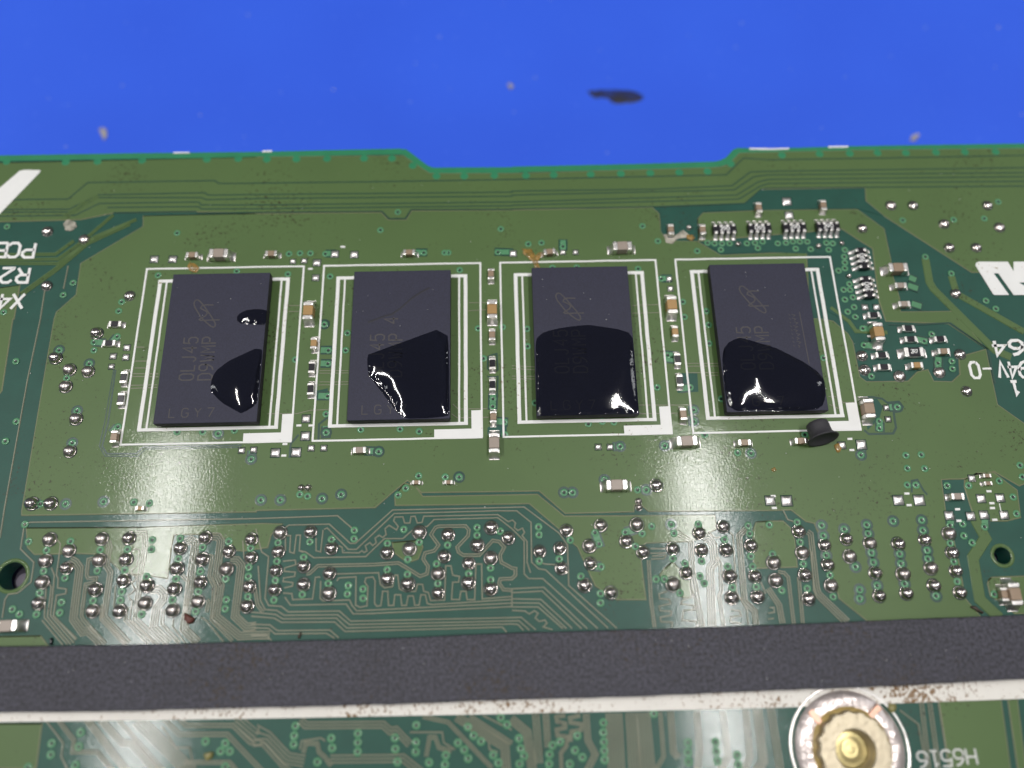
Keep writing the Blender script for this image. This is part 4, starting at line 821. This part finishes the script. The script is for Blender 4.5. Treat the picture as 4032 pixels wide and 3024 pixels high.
# ------------------------------------------------------------------ flux stains and crumbs
def blob(name, s, h, mat, label, cat, z=0.07, seed=0, group=None):
    pts = PL(s, z); rnd = random.Random(seed); fine = []
    for i, p in enumerate(pts):
        p2 = pts[(i + 1) % len(pts)]
        for j in range(3): fine.append(p.lerp(p2, j / 3) + Vector((rnd.uniform(-.04, .04), rnd.uniform(-.04, .04))))
    c = sum(fine, Vector((0, 0))) / len(fine); n = len(fine); V = []; Fc = []
    for sc, zz in ((1.0, 0), (0.93, h * 0.6), (0.72, h * 0.9), (0.4, h)):
        V += [(c.x + (p.x - c.x) * sc, c.y + (p.y - c.y) * sc, z + zz * rnd.uniform(0.85, 1.15)) for p in fine]
    V.append((c.x, c.y, z + h))
    for k in range(3):
        for i in range(n): j = (i + 1) % n; Fc.append((k * n + i, k * n + j, (k + 1) * n + j, (k + 1) * n + i))
    for i in range(n): Fc.append((3 * n + i, 3 * n + (i + 1) % n, 4 * n))
    o = obj(name, V, Fc, mat, None, True)
    return tag(o, label, cat, group)
FX = 'dried flux stains on the board'
blob('flux_stain', 'c85,1050 c170,1055 c200,1110 c255,1075 c262,1110 c225,1160 c240,1215 c200,1220 c170,1160 c105,1105', 0.06, 'amber', 'forked amber flux stain above the half-covered memory chip', 'flux stain', 0.08, 1, FX)
blob('flux_stain', 'a1640,1165 a1690,1185 a1725,1215 a1700,1255 a1640,1245 a1620,1200', 0.05, 'amber', 'small amber flux stain across the outline above the two-spot chip', 'flux stain', 0.08, 2, FX)
blob('flux_stain', 'c1310,930 c1350,920 c1400,940 c1480,890 c1530,930 c1500,960 c1420,970 c1390,1010 c1330,1000', 0.05, 'residue', 'pale crusted flux around an upright capacitor between third and fourth chips', 'flux stain', 0.06, 3, FX)
blob('flux_stain', 'c1505,930 c1560,935 c1585,960 c1555,985 c1510,970', 0.12, 'amber', 'tiny golden flux bead beside the pale crusted flux', 'flux stain', 0.06, 4, FX)
blob('flux_stain', 'h570,1090 h615,1070 h640,1110 h625,1150 h595,1150', 0.1, 'amber', 'amber flux bead beside the flared end of the rubber piece', 'flux stain', 0.06, 5, FX)
blob('flux_stain', 'a545,830 a590,800 a650,820 a665,860 a620,900 a560,890', 0.08, 'residue', 'cloudy round flux spot near the PCB lettering', 'flux stain', 0.06, 6, FX)
CR = 'crumbs lying on the board'
blob('crumb', 'm1600,315 m1640,335 m1690,365 m1670,400 m1630,412 m1595,380', 0.25, 'debris_brown', 'reddish brown crumb among the traces just behind the plastic bar', 'crumb', 0.07, 7, CR)
blob('crumb', 'm1765,1540 m1810,1515 m1850,1525 m1845,1560 m1800,1600 m1770,1580', 0.22, 'debris_olive', 'olive yellow droplet-shaped crumb in front of the white band', 'crumb', 0.07, 8, CR)
blob('crumb', 'l1745,1075 l1780,1060 l1860,1120 l1850,1140 l1800,1110', 0.15, 'debris_dark', 'dark brown sliver touching the back of the plastic bar', 'crumb', 0.07, 9, CR)
blob('crumb', 'h30,1290 h60,1280 h70,1305 h50,1325 h30,1315', 0.1, 'amber', 'tiny amber grain on the pour below the rubber piece', 'crumb', 0.06, 10, CR)
blob('crumb', 'j360,1330 j385,1290 j395,1300 j375,1350', 0.12, 'debris_dark', 'thin dark fibre sticking out behind the plastic bar', 'crumb', 0.07, 11, CR)
blob('crumb', 'i435,1345 i455,1340 i455,1405 i437,1405', 0.15, 'resistor_black', 'short black tab at the back edge of the plastic bar', 'crumb', 0.07, 12, CR)
blob('crumb', 'p1040,1105 p1100,1100 p1105,1150 p1070,1190 p1035,1160', 0.2, 'debris_olive', 'pale olive crumb between the standoff ring and the white band', 'crumb', 0.08, 13, CR)
# mark and specks on the mat
blob('ink_smear', 'x500,262 x700,240 x1000,235 x1250,250 x1400,290 x1475,350 x1460,410 x1300,465 x1000,480 x900,440 x860,390 x740,370 x640,390 x560,340', 0.03, 'ink', 'dark elongated smear on the blue mat behind the board', 'smear', MZ + 0.01, 14)
blob('mat_crumb', 'a850,20 a880,5 a925,20 a925,80 a900,120 a870,70', 0.2, 'residue', 'pale crumb on the blue mat near the board corner with lettering', 'crumb', MZ + 0.01, 15)
blob('mat_crumb', 'd1225,120 d1240,80 d1290,55 d1310,75 d1270,125', 0.2, 'residue', 'pinkish grain on the blue mat beyond the white edge marks', 'crumb', MZ + 0.01, 16)
blob('mat_crumb', 'y1095,183 y1103,180 y1110,187 y1103,195', 0.2, 'residue', 'tiny pale grain on the blue mat left of the dark smear', 'crumb', MZ + 0.01, 17)

# ------------------------------------------------------------------ loose dust
rd = random.Random(21); V, Fc = [], []
def fleck(x, y, z, r):
    k = len(V); a = rd.uniform(0, 6)
    for i in range(5):
        q = r * rd.uniform(0.5, 1.2); V.append((x + q * math.cos(a + i * 1.26), y + 0.7 * q * math.sin(a + i * 1.26), z + rd.uniform(0, 0.01)))
    V.append((x, y, z + r * 0.7))
    for i in range(5): Fc.append((k + i, k + (i + 1) % 5, k + 5))
for _i in range(150): fleck(rd.uniform(-40, 44), rd.uniform(-20, 17), 0.078, rd.uniform(0.025, 0.06))
for k, cx, cy in CH:
    for _i in range(7): fleck(cx + rd.uniform(-3.8, 3.8), cy + rd.uniform(1.2, 6.2), CZ + 0.002, rd.uniform(0.02, 0.05))
for _i in range(60): fleck(rd.uniform(-60, 70), rd.uniform(18, 55), MZ + 0.005, rd.uniform(0.06, 0.16))
for _i in range(60): fleck(rd.uniform(-36, 38), rd.uniform(-27.5, -23), 1.303, rd.uniform(0.02, 0.05))
tag(obj('dust', V, Fc, 'silk_grey'), kind='stuff')
